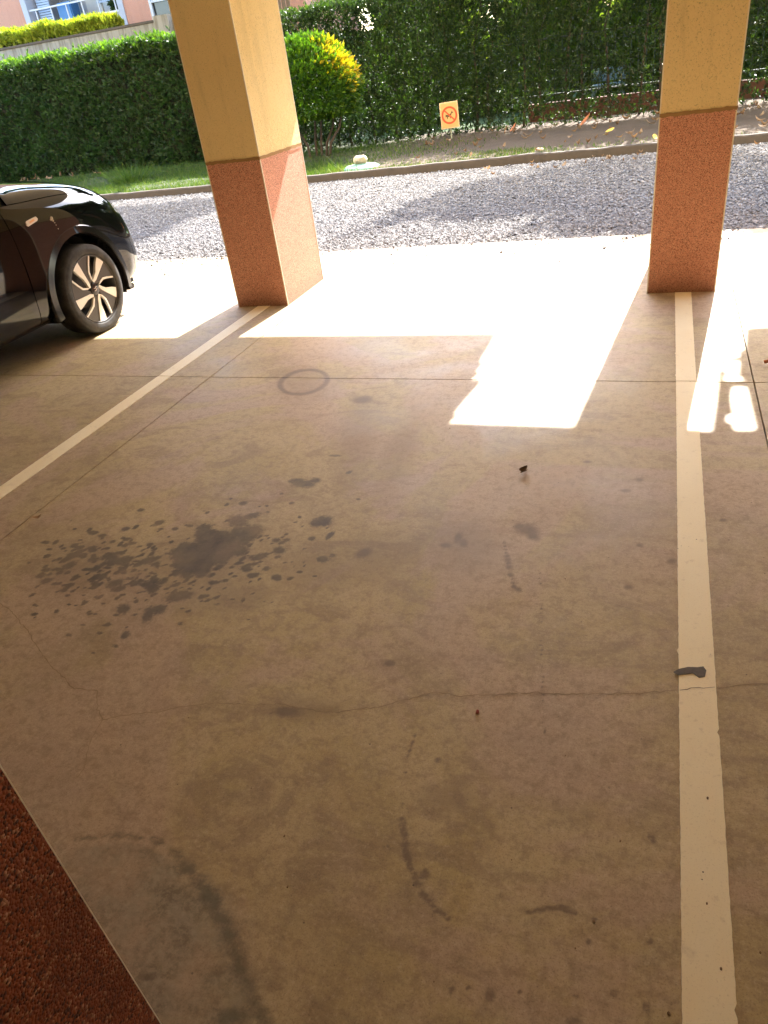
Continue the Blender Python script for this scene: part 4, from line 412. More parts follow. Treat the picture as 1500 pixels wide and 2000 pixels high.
while x < 6.5:
    px_ = x + random.uniform(-.1, .1); yy = random.uniform(-.25, .15)
    tube('stem', [(px_ + 1, yy, -.05), (px_ + 1 + random.uniform(-.06, .06), yy + .02, .7), (px_ + 1 + random.uniform(-.14, .14), yy + .05, 1.5), (px_ + 1 + random.uniform(-.3, .3), yy + .1, 2.4)], [.03, .024, .018, .008], M['bark'], h, 6)
    x += random.uniform(.32, .6)

# ------------------------------------------------------------------ trees that shade the gravel
def tree(loc, label, crowns, k, L, mat, trunk_r, limbs, group=None):
    t = empty('tree', loc, label, 'tree', group)
    P = [(0, 0, -.1), (.05, .02, 1.2), (-.03, .05, 2.6), (.05, .0, loc[2] + limbs[0][2] * .8)]
    bm = bmesh.new(); add_tube(bm, P, [trunk_r, trunk_r * .85, trunk_r * .7, trunk_r * .5], 10)
    bmobj('trunk', bm, M['bark'], t, True)
    for q in limbs:
        a = Vector(P[-1]); b = Vector(q); m = a.lerp(b, .5) + Vector((0, 0, .25))
        tube('limb', [a - Vector((0, 0, .4)), m, b], [trunk_r * .42, trunk_r * .26, .02], M['bark'], t, 7)
    parts = []
    for cx, cy, cz, rx, ry, rz, n in crowns:
        u = rnd_unit(n) * (RNG.random((n, 1)) ** .45); C = u * (rx, ry, rz) + (cx, cy, cz)
        C += .22 * np.stack([fbm2(C[:, 1], C[:, 2], 2), fbm2(C[:, 0], C[:, 2], 2), fbm2(C[:, 0], C[:, 1], 2)], 1)
        parts.append(sprigs(C, u * .6 + rnd_unit(n) * .7, k, L, spread=1.1, r=.12))
    foliage('crown', parts, mat, t); return t
tree((2.9, 15.0, .05), 'broad-leaved tree rising beside the hedge, its drooping boughs over the kerb shade the gravel', [
    (-3.1, -.9, 4.1, 1.6, 1.2, .5, 2700), (-1.5, -1.6, 4.3, 1.7, 1.3, .6, 3200), (.3, -1.2, 4.4, 1.6, 1.6, .7, 3000), (-4.3, -.3, 4.5, .9, .6, .4, 300), (-2.6, .4, 4.4, 1.4, .9, .6, 600),
    (-4.6, -1.8, 4.2, .9, .35, .3, 110), (-2.6, -2.8, 4.2, 1.2, .35, .3, 170), (1.6, -.6, 4.6, 1.4, 1.8, .8, 800), (-.6, -2.9, 4.3, 1.2, .5, .35, 400), (-3.0, 4.7, 4.9, 2.4, .9, .5, 1000), (.6, 4.0, 4.9, 2.2, 1.4, .6, 1300), (-5.8, 5.0, 4.9, 1.2, .8, .5, 300)], 6, .19, M['bigleaf'], .15,
    [(-3.0, -.8, 4.0), (-1.5, -1.5, 4.2), (.4, -1.1, 4.4), (1.5, -.5, 4.6), (-2.5, .4, 4.3)])
tree((-9.1, 17.2, .05), 'tall flat-crowned tree growing behind the left hedge and the pillar', [
    (-1.2, -1.6, 5.6, 2.6, 1.5, .45, 5200), (2.0, -1.5, 5.6, 1.7, 1.25, .4, 4600), (-4.2, -1.2, 5.7, 2.2, 1.4, .45, 1500), (2.9, -2.3, 5.6, .75, .8, .3, 1500), (2.8, -.9, 5.6, .8, .9, .3, 1500)], 6, .12, M['laurel'], .16,
    [(-1.2, -1.6, 5.4), (2.0, -1.5, 5.5), (-4.0, -1.2, 5.5)])
# drooping bough with long leaves at the top of the picture
M['strap'] = plain('long_green_leaf', (.045, .085, .04), .35); M['strapy'] = plain('long_yellowing_leaf', (.40, .22, .04), .5)
t = empty('drooping_branch', (-1.9, 14.6, 2.6), 'hanging bough of long strap-like green and yellowing leaves in front of the hedge top', 'branch')
bm = bmesh.new(); add_tube(bm, [(2.2, .3, 1.2), (1.1, .1, .75), (.2, 0, .35), (-.5, 0, .02)], [.035, .028, .02, .008], 6); bmobj('twig', bm, M['bark'], t, True)
for k in range(17):
    f_ = k / 16; bx_, bz_ = -.6 + 1.9 * f_, .03 + .5 * f_ + random.uniform(-.06, .06); ln = random.uniform(.35, .6); sx = random.uniform(-.25, .25)
    bm = bmesh.new(); prev = None
    for q in range(6):
        u = q / 5; w_ = .045 * math.sin(math.pi * (u * .9 + .08)); px_ = bx_ + sx * u; pz_ = bz_ + .05 * math.sin(u * 2) - ln * u * u * .9 - ln * .15 * u; py_ = random.uniform(-.02, .02) - .1 * u
        cur = (bm.verts.new((px_ - w_, py_, pz_)), bm.verts.new((px_, py_ - .012, pz_)), bm.verts.new((px_ + w_, py_, pz_)))
        if prev: bm.faces.new((prev[0], prev[1], cur[1], cur[0])); bm.faces.new((prev[1], prev[2], cur[2], cur[1]))
        prev = cur
    bmobj('leaf', bm, M['strapy'] if k in (2, 9) else M['strap'], t)

# ------------------------------------------------------------------ topiary shrub
t = empty('clipped_shrub', (-6.25, 14.0, .05), 'round clipped shrub with bright green dome turning yellow on its right side', 'shrub')
n = 5200; u = rnd_unit(n); u[:, 2] = np.where(u[:, 2] < -.45, -.45, u[:, 2]); r_ = 1 - RNG.exponential(.06, n) + .035 * fbm2(u[:, 0] * 3, u[:, 2] * 3 + u[:, 1] * 2)
C = u * r_[:, None] * (1.02, .95, .84) + (0, 0, 1.10) + .03 * rnd_unit(n)
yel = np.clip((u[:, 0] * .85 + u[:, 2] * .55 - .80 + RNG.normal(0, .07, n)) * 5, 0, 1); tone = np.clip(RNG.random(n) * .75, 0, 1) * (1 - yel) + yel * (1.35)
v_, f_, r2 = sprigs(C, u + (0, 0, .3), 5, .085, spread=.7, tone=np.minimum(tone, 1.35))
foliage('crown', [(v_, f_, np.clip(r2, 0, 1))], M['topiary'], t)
for sx, sy, tx in ((.28, 0, .55), (.12, .1, .2), (-.1, -.05, -.3), (.38, -.05, .75), (.0, .1, .05)):
    tube('stem', [(sx * .8, sy, -.05), (sx, sy, .25), (tx * .8, sy, .5), (tx, sy * 2, .85)], [.03, .026, .022, .012], M['bark'], t, 7)

# ------------------------------------------------------------------ grass
n = 105000; x = RNG.uniform(-14, 3, n); y = 11.58 + 3.7 * RNG.random(n) ** 1.15
kerbside = y < 12.5 + .2 * fbm2(x, y)
dens = np.clip(1.1 - .33 * np.clip(x + 6.0, 0, 4), 0, 1) * .85
dens = np.where(kerbside, np.clip(1 - .75 * np.clip(x + 2.6, 0, 1.5), .08, 1), dens * np.where(x > -5.3, .55, 1))
ok = RNG.random(n) < dens; x, y = x[ok], y[ok]; n = len(x)
hgt = RNG.gamma(5, .009, n) * np.where(x < -4.5, 1.25, .8) * np.where(RNG.random(n) < .004, 3.2, 1); a = RNG.uniform(0, 6.28, n); w = .0045 + RNG.random(n) * .004
b0 = np.stack([x, y, np.full(n, .045)], 1); dx = np.stack([np.cos(a) * w, np.sin(a) * w, a * 0], 1)
lean = np.stack([RNG.normal(0, .45, n) * hgt, RNG.normal(0, .45, n) * hgt, hgt], 1)
V = np.stack([b0 - dx, b0 + dx, b0 + lean], 1).reshape(-1, 3); F = np.arange(n * 3).reshape(-1, 3)
rn = np.clip(RNG.random(n) * .75 + .25 * (x > -5.0) * RNG.random(n) + .12 * (y < 12.4), 0, 1)  # tone raised near the kerb to paint in the sunlit strip
o = link('grass', npmesh('grass', V, F, {'rnd': np.repeat(rn, 3)}), M['grass']); tag(o, kind='stuff')
t = empty('weed_clump', (-9.9, 13.1, .05), 'clump of taller feathery grass at the foot of the left hedge above the car bonnet', 'weed')
n = 420; u = RNG.normal(0, .16, (n, 2)); hh = RNG.uniform(.15, .42, n); b0 = np.c_[u, np.zeros(n)]; tip = b0 + np.c_[u * 1.4 + RNG.normal(0, .07, (n, 2)), hh]; a = RNG.uniform(0, 6.28, n); dx = np.c_[np.cos(a), np.sin(a), a * 0] * .006
foliage('blades', [(np.stack([b0 - dx, b0 + dx, tip], 1).reshape(-1, 3), np.arange(n * 3).reshape(-1, 3), np.repeat(RNG.random(n) * .7, 3))], M['grass'], t)

# kerb
bm = bmesh.new(); prev = None
for k in range(121):
    X_ = -20 + 28 * k / 120; Y_ = 11.43 + .07 * math.sin((X_ + 4) * .55) + random.gauss(0, .004); zt = .085 + random.gauss(0, .004)
    cur = [bm.verts.new(p) for p in ((X_, Y_, -.1), (X_, Y_ + .004, zt - .015), (X_, Y_ + .016, zt), (X_, Y_ + .10, zt), (X_, Y_ + .115, zt - .012), (X_, Y_ + .12, -.1))]
    if prev:
        for q in range(5): bm.faces.new((prev[q], prev[q + 1], cur[q + 1], cur[q]))
    prev = cur
o = bmobj('kerb', bm, M['kerb']); tag(o, kind='structure')

# ------------------------------------------------------------------ low wall, railing and garden behind the loose hedge
M['lowwall'] = plain('red_brown_low_wall', (.14, .062, .045), .9, var=.35, scale=6)
M['rail'] = plain('dark_green_railing', (.03, .05, .045), .5)
M['rendergrey'] = None
o = box('low_wall', -2.6, 8, 16.55, 16.75, -.1, .36, M['lowwall'], None, .01); tag(o, 'low red-brown garden wall glimpsed under the loose hedge', 'wall')
t = empty('railing', (-1, 16.65, .42), 'thin vertical-bar metal railing on the low red-brown wall', 'railing')
box('top_rail', -2.4, 9, -.02, .02, 1.0, 1.03, M['rail'], t); box('bottom_rail', -2.4, 9, -.02, .02, .06, .09, M['rail'], t)
bm = bmesh.new(); add_tube(bm, [(0, 0, .08), (0, 0, 1.0)], .008, 6); o = bmobj('bar', bm, M['rail'], t); o.location = (-2.35, 0, 0)
for k in range(1, 80):
    c = o.copy(); COL.objects.link(c); c.parent = t; c.location = (-2.35 + k * .14, 0, 0)
M['poolblue'] = plain('pale_blue_cover', (.10, .17, .19), .5)
t = empty('garden_bench', (-1.2, 18.6, 0), 'pale blue object glimpsed through the gap in the hedge above the low wall', 'bench')
box('seat', -.35, .35, -.25, .25, .40, .46, M['poolblue'], t, .01); box('backrest', -.35, .35, .22, .27, .5, .75, M['poolblue'], t, .01)
for q in (-.3, .3): box('leg', q - .03, q + .03, -.2, .2, -.1, .40, M['poolblue'], t)
M['lawn'] = plain('garden_lawn', (.05, .085, .02), .95, var=.4, scale=3)
o = link('lawn', npmesh('lawn', [(-7, 16.7, .02), (60, 16.7, .02), (60, 90, .02), (-7, 90, .02)], [(0, 1, 2, 3)]), M['lawn']); tag(o, kind='structure')
for k, (bx_, by_, rr, hh, lab) in enumerate([(-5.6, 20.2, 1.5, 2.6, 'leftmost sunlit bush in the garden behind the loose hedge'), (-2.6, 20.8, 1.4, 2.4, 'sunlit lime bush behind the loose hedge and the dog sign'),
        (-.2, 20.0, 1.2, 2.2, 'sunlit bush seen through the hedge gap over the blue bench'), (2.4, 20.6, 1.5, 2.6, 'sunlit bush behind the right pillar beyond the hedge'), (5.6, 21, 1.8, 2.8, 'rightmost sunlit bush beyond the hedge')]):
    t = empty('garden_bush', (bx_, by_, 0), lab, 'bush'); n = 3000; u = rnd_unit(n); u[:, 2] = np.abs(u[:, 2]); hh = hh * 1.25; C = u * (rr, rr, hh) * (1 - RNG.exponential(.09, (n, 1)))
    foliage('foliage', [sprigs(C, u + (0, 0, .4), 5, .17, r=.12)], M['lime'], t); tube('stem', [(0, 0, -.1), (0, .1, 1)], [.06, .03], M['bark'], t)
n = 26000; x = RNG.uniform(-9, 26, n); z = RNG.uniform(0, 1, n); z = z * (7.5 + 1.5 * fbm2(x, x * 0, .5)); y = 27 + 1.5 * fbm2(x, z, .5) + RNG.exponential(.5, n)
o = foliage('far_trees', [sprigs(np.stack([x, y, z], 1), np.tile((0, -.5, .7), (n, 1)) + rnd_unit(n) * .6, 6, .30, r=.2)], M['bigleaf'])
# ------------------------------------------------------------------ the building over the parking bays
BL = empty('apartment_block', (0, 0, 0), 'apartment block overhead whose ground floor is the shaded parking, standing on the pillars', 'building')
box('ceiling_slab', -14.5, 12, -7, 6.04, 2.6, 2.85, M['ceiling'], BL)
box('back_wall', -14.5, 12, -7.2, -7, -.1, 2.85, M['backwall'], BL)
box('unseen_side_wall', -14.7, -14.5, -7.2, 4.5, -.1, 2.85, M['backwall'], BL); box('unseen_side_wall', 4.3, 4.5, -7.2, 4.9, -.1, 2.85, M['backwall'], BL)  # right-hand wall is invented, out of view, to cut side light inside
box('facade_wall', -14.5, 12, 5.75, 6.0, 2.85, 9, M['backwall'], BL)
box('balcony_slab', -14.5, -.66, 6.043, 7.271, 2.6, 2.78, M['ceiling'], BL); box('balcony_parapet', -14.5, -.66, 7.15, 7.27, 2.78, 3.7, M['backwall'], BL)
box('balcony_slab', .86, 12, 6.043, 7.33, 2.6, 2.78, M['ceiling'], BL); box('balcony_parapet', .86, 12, 7.2, 7.33, 2.78, 3.7, M['backwall'], BL)
bm = bmesh.new()
add_prism(bm, [(-.662, 7.271), (-.588, 7.271), (-.589, 7.037), (-.593, 6.829), (-.566, 6.779), (-.584, 6.699), (-.561, 6.646), (-.587, 6.575), (-.524, 6.546), (-.552, 6.346), (-.576, 6.153), (-.557, 6.124), (-.573, 6.059), (-.573, 6.043), (-.662, 6.043)], lambda u, v, d: (u, v, d), 2.6, 2.615)
bmobj('shadow_outline_strip', bm, M['ceiling'], BL)  # unseen strip, notches shaped to cast the sun patch's left edge
holes = [[(.671, 6.848), (.732, 6.848), (.714, 6.647), (.735, 6.625), (.729, 6.585), (.649, 6.58), (.654, 6.635), (.662, 6.646), (.665, 6.693), (.644, 6.707), (.648, 6.788), (.671, 6.806)],
         [(.685, 6.52), (.738, 6.52), (.74, 6.388), (.745, 6.073), (.727, 6.056), (.663, 6.057), (.663, 6.115), (.64, 6.131), (.643, 6.205), (.669, 6.221), (.672, 6.386)]]
outer = [(.858, 7.328), (.796, 7.308), (.769, 7.003), (.74, 6.962), (.729, 6.885), (.661, 6.863), (.645, 6.818), (.572, 6.043), (.858, 6.043)]
bm = bmesh.new(); loops = [outer] + holes; va = []; vb = []
for L_ in loops:
    va.append([bm.verts.new((u, v, 2.6)) for u, v in L_]); vb.append([bm.verts.new((u, v, 2.612)) for u, v in L_])
fa = [v for l in va for v in l]; fb_ = [v for l in vb for v in l]
for tr in tessellate_polygon([[Vector((u, v, 0)) for u, v in L_] for L_ in loops]):
    try: bm.faces.new([fa[i] for i in tr]); bm.faces.new([fb_[i] for i in reversed(tr)])
    except ValueError: pass
for a, b in zip(va, vb):
    for i in range(len(a)): j = (i + 1) % len(a); bm.faces.new((a[i], a[j], b[j], b[i]))
bmobj('shadow_cutout_plate', bm, M['ceiling'], BL)  # unseen plate added, holes shaped to cast the pattern right of the pillar shadow

# ------------------------------------------------------------------ pillars
def pillar(x0, x1, y0, y1, label, seam=1.024, top=2.6, grit='grit', bw=.42):
    cx, cy = (x0 + x1) / 2, (y0 + y1) / 2; hx, hy = (x1 - x0) / 2, (y1 - y0) / 2
    t = empty('pillar', (cx, cy, 0), label, 'pillar')
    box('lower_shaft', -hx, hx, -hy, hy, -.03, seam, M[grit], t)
    box('upper_shaft', -hx - .001, hx + .001, -hy - .001, hy + .001, seam + .012, top, M['yellow'], t)
    bm = bmesh.new(); n = 22
    for (ax, ay, bx, by) in ((-hx, -hy, hx, -hy), (hx, -hy, hx, hy), (hx, hy, -hx, hy), (-hx, hy, -hx, -hy)):
        nx, ny = (by - ay), -(bx - ax); l = math.hypot(nx, ny); nx, ny = nx / l * .0035, ny / l * .0035; prev = None
        for k in range(n + 1):
            u = k / n; X_ = ax + (bx - ax) * u + nx; Y_ = ay + (by - ay) * u + ny; za = seam - .006 + random.gauss(0, .002); zb = seam + .013 + random.gauss(0, .002)
            cur = (bm.verts.new((X_, Y_, za)), bm.verts.new((X_, Y_, zb)))
            if prev: bm.faces.new((prev[0], cur[0], cur[1], prev[1]))
            prev = cur
    bmobj('seam', bm, M['seam'], t)
    box('seam_core', -hx + .004, hx - .004, -hy + .004, hy - .004, seam - .004, seam + .016, M['seam'], t)
    bm = bmesh.new()
    for z0, z1 in ((0.0, seam - .004), (seam + .014, top)):
        add_prism(bm, [(-.014, -.0035), (.0035, -.0035), (.0035, .014), (.0012, .014), (.0012, -.0012), (-.014, -.0012)], lambda u, v, d: (u * bw, v * bw, d), z0, z1)
    me = None
    for sx, sy, rz in ((1, -1, 0), (1, 1, math.pi / 2), (-1, 1, math.pi), (-1, -1, -math.pi / 2)):
        if me is None: o = bmobj('corner_bead', bm, M['bead'], t); me = o.data
        else: o = link('corner_bead', me, None, t)
        o.location = (sx * hx, sy * hy, 0); o.rotation_euler = (0, 0, rz)
    return t
pillar(-3.054, -2.62, 4.93, 5.64, 'left ochre and terracotta pillar beside the black car, painted stripe ending at its foot')
pillar(-.03, .378, 4.985, 5.70, 'right ochre and terracotta pillar with the long cream line running up to its foot')
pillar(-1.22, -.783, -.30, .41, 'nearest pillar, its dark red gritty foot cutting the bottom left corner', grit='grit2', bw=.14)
pillar(3.0, 3.42, 4.985, 5.70, 'pillar further right along the edge of the parking, outside the view')

# ------------------------------------------------------------------ far grey wall, palisade, house
def stained_wall():
    t = NT('streaked_grey_render'); P = t.coord(); m = t.new('Mapping'); t.set(m, 'Vector', P); m.inputs['Scale'].default_value = (6, 6, .5)
    s_ = t.noise(1.5, 6, .7, m.outputs[0]); z = t.new('SeparateXYZ'); t.set(z, 0, P); top = t.ramp(z.outputs[2], 2.45, 2.95)
    c = t.mix(t.noise(3, 5, .6, P), (.30, .28, .24), (.24, .22, .185)); c = t.mix(t.math('MULTIPLY', t.ramp(s_, .42, .62), t.math('MULTIPLY_ADD', top, .6, .2)), c, (.13, .105, .07))
    return t.p(Base_Color=c, Roughness=.9)
M['greywall'] = stained_wall()
t = empty('boundary_wall', (-14, 18.1, 0), 'grey rendered wall with dark streaks rising behind the left hedge', 'wall')
box('wall', -14, 2.35, -.1, .1, -.1, 2.9, M['greywall'], t); box('coping', -14, 2.35, -.13, .13, 2.902, 2.955, M['kerb'], t, .008)
box('post', 2.352, 2.75, -.14, .14, -.1, 3.02, M['greywall'], t)
M['wood'] = plain('weathered_dark_wood', (.12, .085, .06), .85, var=.4, scale=15)
t = empty('palisade_fence', (-11.2, 18.1, 0), 'dark weathered board fence between the grey wall and the pillar', 'fence')
bm = bmesh.new(); add_box(bm, -.045, .045, -.012, .012, 0, 2.9); o = bmobj('board', bm, M['wood'], t); o.location = (.02, 0, 0)
for k in range(1, 28):
    c = o.copy(); COL.objects.link(c); c.parent = t; c.location = (.02 + k * .112, 0, random.uniform(-.02, .02))
box('rail', -.05, 3.2, .015, .06, 2.3, 2.4, M['wood'], t)
t = empty('cypress', (-10.9, 19.4, 0), 'small dark conifer top above the board fence left of the pillar', 'tree')
n = 1300; u = rnd_unit(n); C = u * (.75, .75, 2.4) * RNG.random((n, 1)) ** .4 + (0, 0, 3.0); foliage('crown', [sprigs(C, u + (0, 0, 1), 5, .10)], M['laurel'], t); tube('trunk', [(0, 0, -.1), (0, 0, 2)], [.1, .07], M['bark'], t)
t = empty('lime_hedge', (-16, 18.9, 0), 'low yellow-green hedge along the top of the grey wall under the balcony', 'hedge')
n = 5200; x = RNG.uniform(-2.35, 2.6, n); z = 3.35 - RNG.exponential(.10, n) - .02 * (x + 2.4) - .35 * np.exp(-(x + 2.35) * 5); y = RNG.uniform(-.4, .4, n) ; z -= .5 * np.abs(y) ** 2; z += .07 * fbm2(x, y, 2)
foliage('foliage', [sprigs(np.stack([x, y, z], 1), np.tile((0, -.4, 1.), (n, 1)) + rnd_unit(n) * .5, 5, .13)], M['goldleaf'], t); box('stem_row', -2.2, 2.4, -.2, .2, 2.28, 3.1, M['twig'], t)
o = box('terrace', -60, -9, 18.25, 60, -.1, 2.3, M['lawn']); tag(o, kind='structure')
M['pink'] = roughcast_mat('salmon_render', (.46, .23, .155), (.43, .21, .14), 60); M['white'] = plain('white_paint', (.50, .50, .50), .6); M['recess'] = plain('grey_white_balcony_wall', (.36, .37, .41), .8)
M['shutter'] = plain('pale_blue_shutter', (.30, .38, .5), .5); M['bluebox'] = plain('blue_plastic', (.05, .16, .34), .45); M['glassd'] = plain('dark_window_glass', (.03, .035, .04), .08); M['curtain'] = plain('pale_curtain', (.60, .60, .58), .8)
M['rust'] = plain('dark_brown_clutter', (.07, .05, .04), .8, var=.5, scale=12)
H = empty('salmon_house', (-16, 21, 2.3), 'salmon pink house with white balcony behind the grey wall', 'building')
box('wall', -12, -1.9, 0, 4, -.1, 2.78, M['pink'], H); box('wall', 1.55, 2.33, 0, 4, -.1, 2.78, M['pink'], H); box('wall', 3.7, 7, 0, 4, -.1, 2.78, M['pink'], H)
box('upper_wall', -1.9, 1.55, .05, 4, 2.66, 2.78, M['pink'], H)
box('recess_wall', -1.9, 1.55, 1.5, 1.6, -.1, 2.6, M['recess'], H); box('balcony_ceiling', -1.9, 1.55, .05, 1.5, 2.6, 2.655, M['white'], H)
box('pilaster', -1.9, -1.72, -.03, 1.5, -.1, 2.6, M['recess'], H); box('pilaster', 1.37, 1.55, -.03, 1.5, -.1, 2.6, M['recess'], H)
box('balcony_parapet', -1.72, 1.37, -.02, .12, -.1, 1.22, M['recess'], H); box('parapet_cap', -1.74, 1.39, -.05, .15, 1.222, 1.27, M['white'], H)
r = box('balcony_rail', -1.72, 1.37, .03, .07, 1.62, 1.66, M['white'], H)
bm = bmesh.new(); add_box(bm, -.015, .015, .035, .065, 1.27, 1.62); o = bmobj('rail_post', bm, M['white'], H); o.location.x = -1.5
for k in range(1, 6): c = o.copy(); COL.objects.link(c); c.parent = H; c.location = (-1.5 + k * .55, 0, 0)
w = box('window', -1.55, -1.0, 1.42, 1.498, .9, 2.6, M['shutter'], H); w = box('window', .35, 1.2, 1.42, 1.498, .9, 2.6, M['shutter'], H)
w = box('door', -.75, .1, 1.44, 1.498, 0, 2.6, M['curtain'], H); box('door_opening', .1, .33, 1.45, 1.497, 0, 2.6, M['glassd'], H)
w = box('window', 2.35, 3.68, .10, .16, .3, 2.8, M['glassd'], H)
for q in (2.35, 2.98, 3.6): box('window_frame', q, q + .08, .02, .09, .3, 2.8, M['white'], H)
for q in (1.28, 2.0): box('window_frame', 2.43, 3.6, .03, .085, q, q + .06, M['white'], H)
# shutter slats open outward on the balcony
bm = bmesh.new(); add_box(bm, 0, .72, -.02, .02, -.015, .03)
t0 = bmobj('shutter_slat', bm, M['shutter'], H); t0.location = (.45, .35, 1.55)
for k in range(1, 20): c = t0.copy(); COL.objects.link(c); c.parent = H; c.location = (.45, .35, 1.55 + .06 * k)
bm = bmesh.new(); add_box(bm, 0, .45, -.02, .02, -.015, .03)
t0 = bmobj('shutter_slat', bm, M['shutter'], H); t0.location = (-1.6, .3, 1.35)
for k in range(1, 22): c = t0.copy(); COL.objects.link(c); c.parent = H; c.location = (-1.6, .3, 1.35 + .06 * k)
o = box('storage_box', -16.95, -16.45, 21.3, 21.7, 3.3, 4.02, M['bluebox'], None, .03); tag(o, 'blue plastic storage box on the balcony of the salmon house', 'box')
t = empty('balcony_table', (-15.6, 21.6, 3.3), 'pale round table among the clutter on the balcony of the salmon house', 'table')
bm = bmesh.new(); add_revolve(bm, [(.0, .0), (.36, 0), (.36, .03), (0, .03)], 0, 0, 0, 20); bmesh.ops.rotate(bm, verts=bm.verts, matrix=Matrix.Rotation(-math.pi / 2, 3, 'Y')); bmobj('table_top', bm, M['curtain'], t).location = (0, 0, .68)
tube('leg', [(0, 0, 0), (0, 0, .68)], .04, M['white'], t)
t = empty('flower_pot', (-15.0, 21.55, 3.3), 'dark potted plant standing right of the table on the far balcony', 'plant')
bm = bmesh.new(); add_tube(bm, [(0, 0, 0), (0, 0, .3)], [.11, .16], 12); bmobj('pot', bm, M['rust'], t); n = 160; u = rnd_unit(n); foliage('leaves', [sprigs(u * .2 + (0, 0, .5), u, 4, .12)], M['laurel'], t)

# ------------------------------------------------------------------ no-dogs sign
M['signface'] = plain('faded_orange_sign_face', (.74, .36, .13), .5, var=.06); M['signborder'] = plain('pale_sign_border', (.74, .52, .30), .5); M['signred'] = plain('sign_red', (.62, .07, .02), .5); M['signdark'] = plain('sign_dog_black', (.10, .06, .02), .5)
M['post'] = plain('grey_green_post', (.30, .31, .22), .7)
t = empty('sign', (-3.80, 14.95, .04), 'small orange no-dogs sign with red ring on a short post by the hedge', 'sign', rz=.10)
t.rotation_euler = (0, math.radians(-2), .10)
box('post', -.012, .012, .0, .02, 0, .62, M['post'], t); box('border', -.172, .172, -.012, -.001, .20, .64, M['signborder'], t, .002)
box('plate', -.155, .155, -.0165, -.0125, .217, .623, M['signface'], t)
mp = lambda u, v, d: (u, d, v + .42)
def annulus(name, r0, r1, d0, d1, mat, par, n=48):
    bm = bmesh.new(); R = [[bm.verts.new(mp(r * math.cos(2 * math.pi * k / n), r * math.sin(2 * math.pi * k / n), d)) for k in range(n)] for r, d in ((r0, d0), (r0, d1), (r1, d1), (r1, d0))]
    for a, b in ((0, 1), (1, 2), (2, 3)):
        for k in range(n): bm.faces.new((R[a][k], R[a][(k + 1) % n], R[b][(k + 1) % n], R[b][k]))
    return bmobj(name, bm, mat, par)
annulus('prohibition_ring', .115, .148, -.017, -.0195, M['signred'], t)
bm = bmesh.new(); s_ = .0085; q = .117 * .7071; add_prism(bm, [(-q - s_, q - s_), (q - s_, -q - s_), (q + s_, -q + s_), (-q + s_, q + s_)], mp, -.0168, -.0192); bmobj('slash', bm, M['signred'], t)
dog = [(-.078, -.005), (-.070, -.035), (-.052, -.02), (-.046, -.062), (-.034, -.062), (-.030, -.03), (.004, -.026), (.012, -.058), (.024, -.058), (.030, -.01), (.046, .028), (.070, .030), (.074, .044), (.060, .052), (.052, .068), (.042, .052), (.022, .022), (-.046, .010), (-.066, .020)]
bm = bmesh.new(); add_prism(bm, dog, mp, -.0168, -.0181); bmobj('dog_symbol', bm, M['signdark'], t)

# ------------------------------------------------------------------ green cover with a stone
M['cover'] = plain('pale_green_plastic', (.22, .36, .26), .5); M['stone'] = plain('beige_stone', (.50, .40, .28), .9, var=.3)
bm = bmesh.new(); add_revolve(bm, [(0, .075), (.12, .07), (.24, .05), (.30, .02), (.31, -.02)], 0, 0, 0, 28); bmesh.ops.rotate(bm, verts=bm.verts, matrix=Matrix.Rotation(-math.pi / 2, 3, 'Y'))
o = bmobj('plastic_cover', bm, M['cover'], None, True); o.location = (-4.55, 11.93, .06); tag(o, 'pale green domed plastic cover in the grass by the kerb', 'cover')
def rock(name, loc, s3, mat, label, cat, group=None, seed=0):
    rn = random.Random(seed); bm = bmesh.new(); bmesh.ops.create_icosphere(bm, subdivisions=2, radius=1)
    for v in bm.verts: v.co = Vector((v.co.x * s3[0], v.co.y * s3[1], v.co.z * s3[2])) * (1 + rn.uniform(-.22, .22))
    o = bmobj(name, bm, mat); o.location = loc; return tag(o, label, cat, group)
rock('stone', (-4.56, 11.93, .185), (.11, .09, .07), M['stone'], 'rough beige stone lying on the green plastic cover', 'stone', seed=4)
rock('stone', (-1.72, 11.95, .09), (.06, .045, .02), M['stone'], 'flat pale stone in the dry grass by the kerb', 'stone', seed=5)

# ------------------------------------------------------------------ leaves and scraps
def leafmesh(name, L, Wd, curl, fold, seed=0, stem=True):
    rn = random.Random(seed); V = []; F = []; nu, nv = 9, 5
    for i in range(nu):
        u = i / (nu - 1); w = Wd * (math.sin(math.pi * min(1, u * .93 + .04)) ** .8) * .5; a = curl * (u - .5)
        for j in range(nv):
            s_ = (j / (nv - 1) - .5) * 2
            V.append(((u - .5) * L * math.cos(a * .5), s_ * w * math.cos(fold * abs(s_)), math.sin(a) * (u - .5) * L * .8 + abs(s_) * w * math.sin(fold) + rn.uniform(-.03, .03) * L * .6))
    for i in range(nu - 1):
        for j in range(nv - 1): a = i * nv + j; F.append((a, a + 1, a + nv + 1, a + nv))
    if stem:
        b = len(V); V += [(-L * .5, -.01 * L, 0), (-L * .5, .01 * L, 0), (-L * .8, .008 * L, .03 * L), (-L * .8, -.008 * L, .03 * L)]; F.append((b, b + 1, b + 2, b + 3))
    me = npmesh(name, V, F, {'rnd': np.full(len(V), rn.random())}, True)
    me.materials.append(M['dryleaf']); return me
lm = [leafmesh('dry_leaf', .16, .07, 1.5 + .5 * k, .4 + .25 * k, k) for k in range(5)]
GL = 'dry leaves lying on the bare soil at the foot of the loose hedge'
rn = random.Random(8)
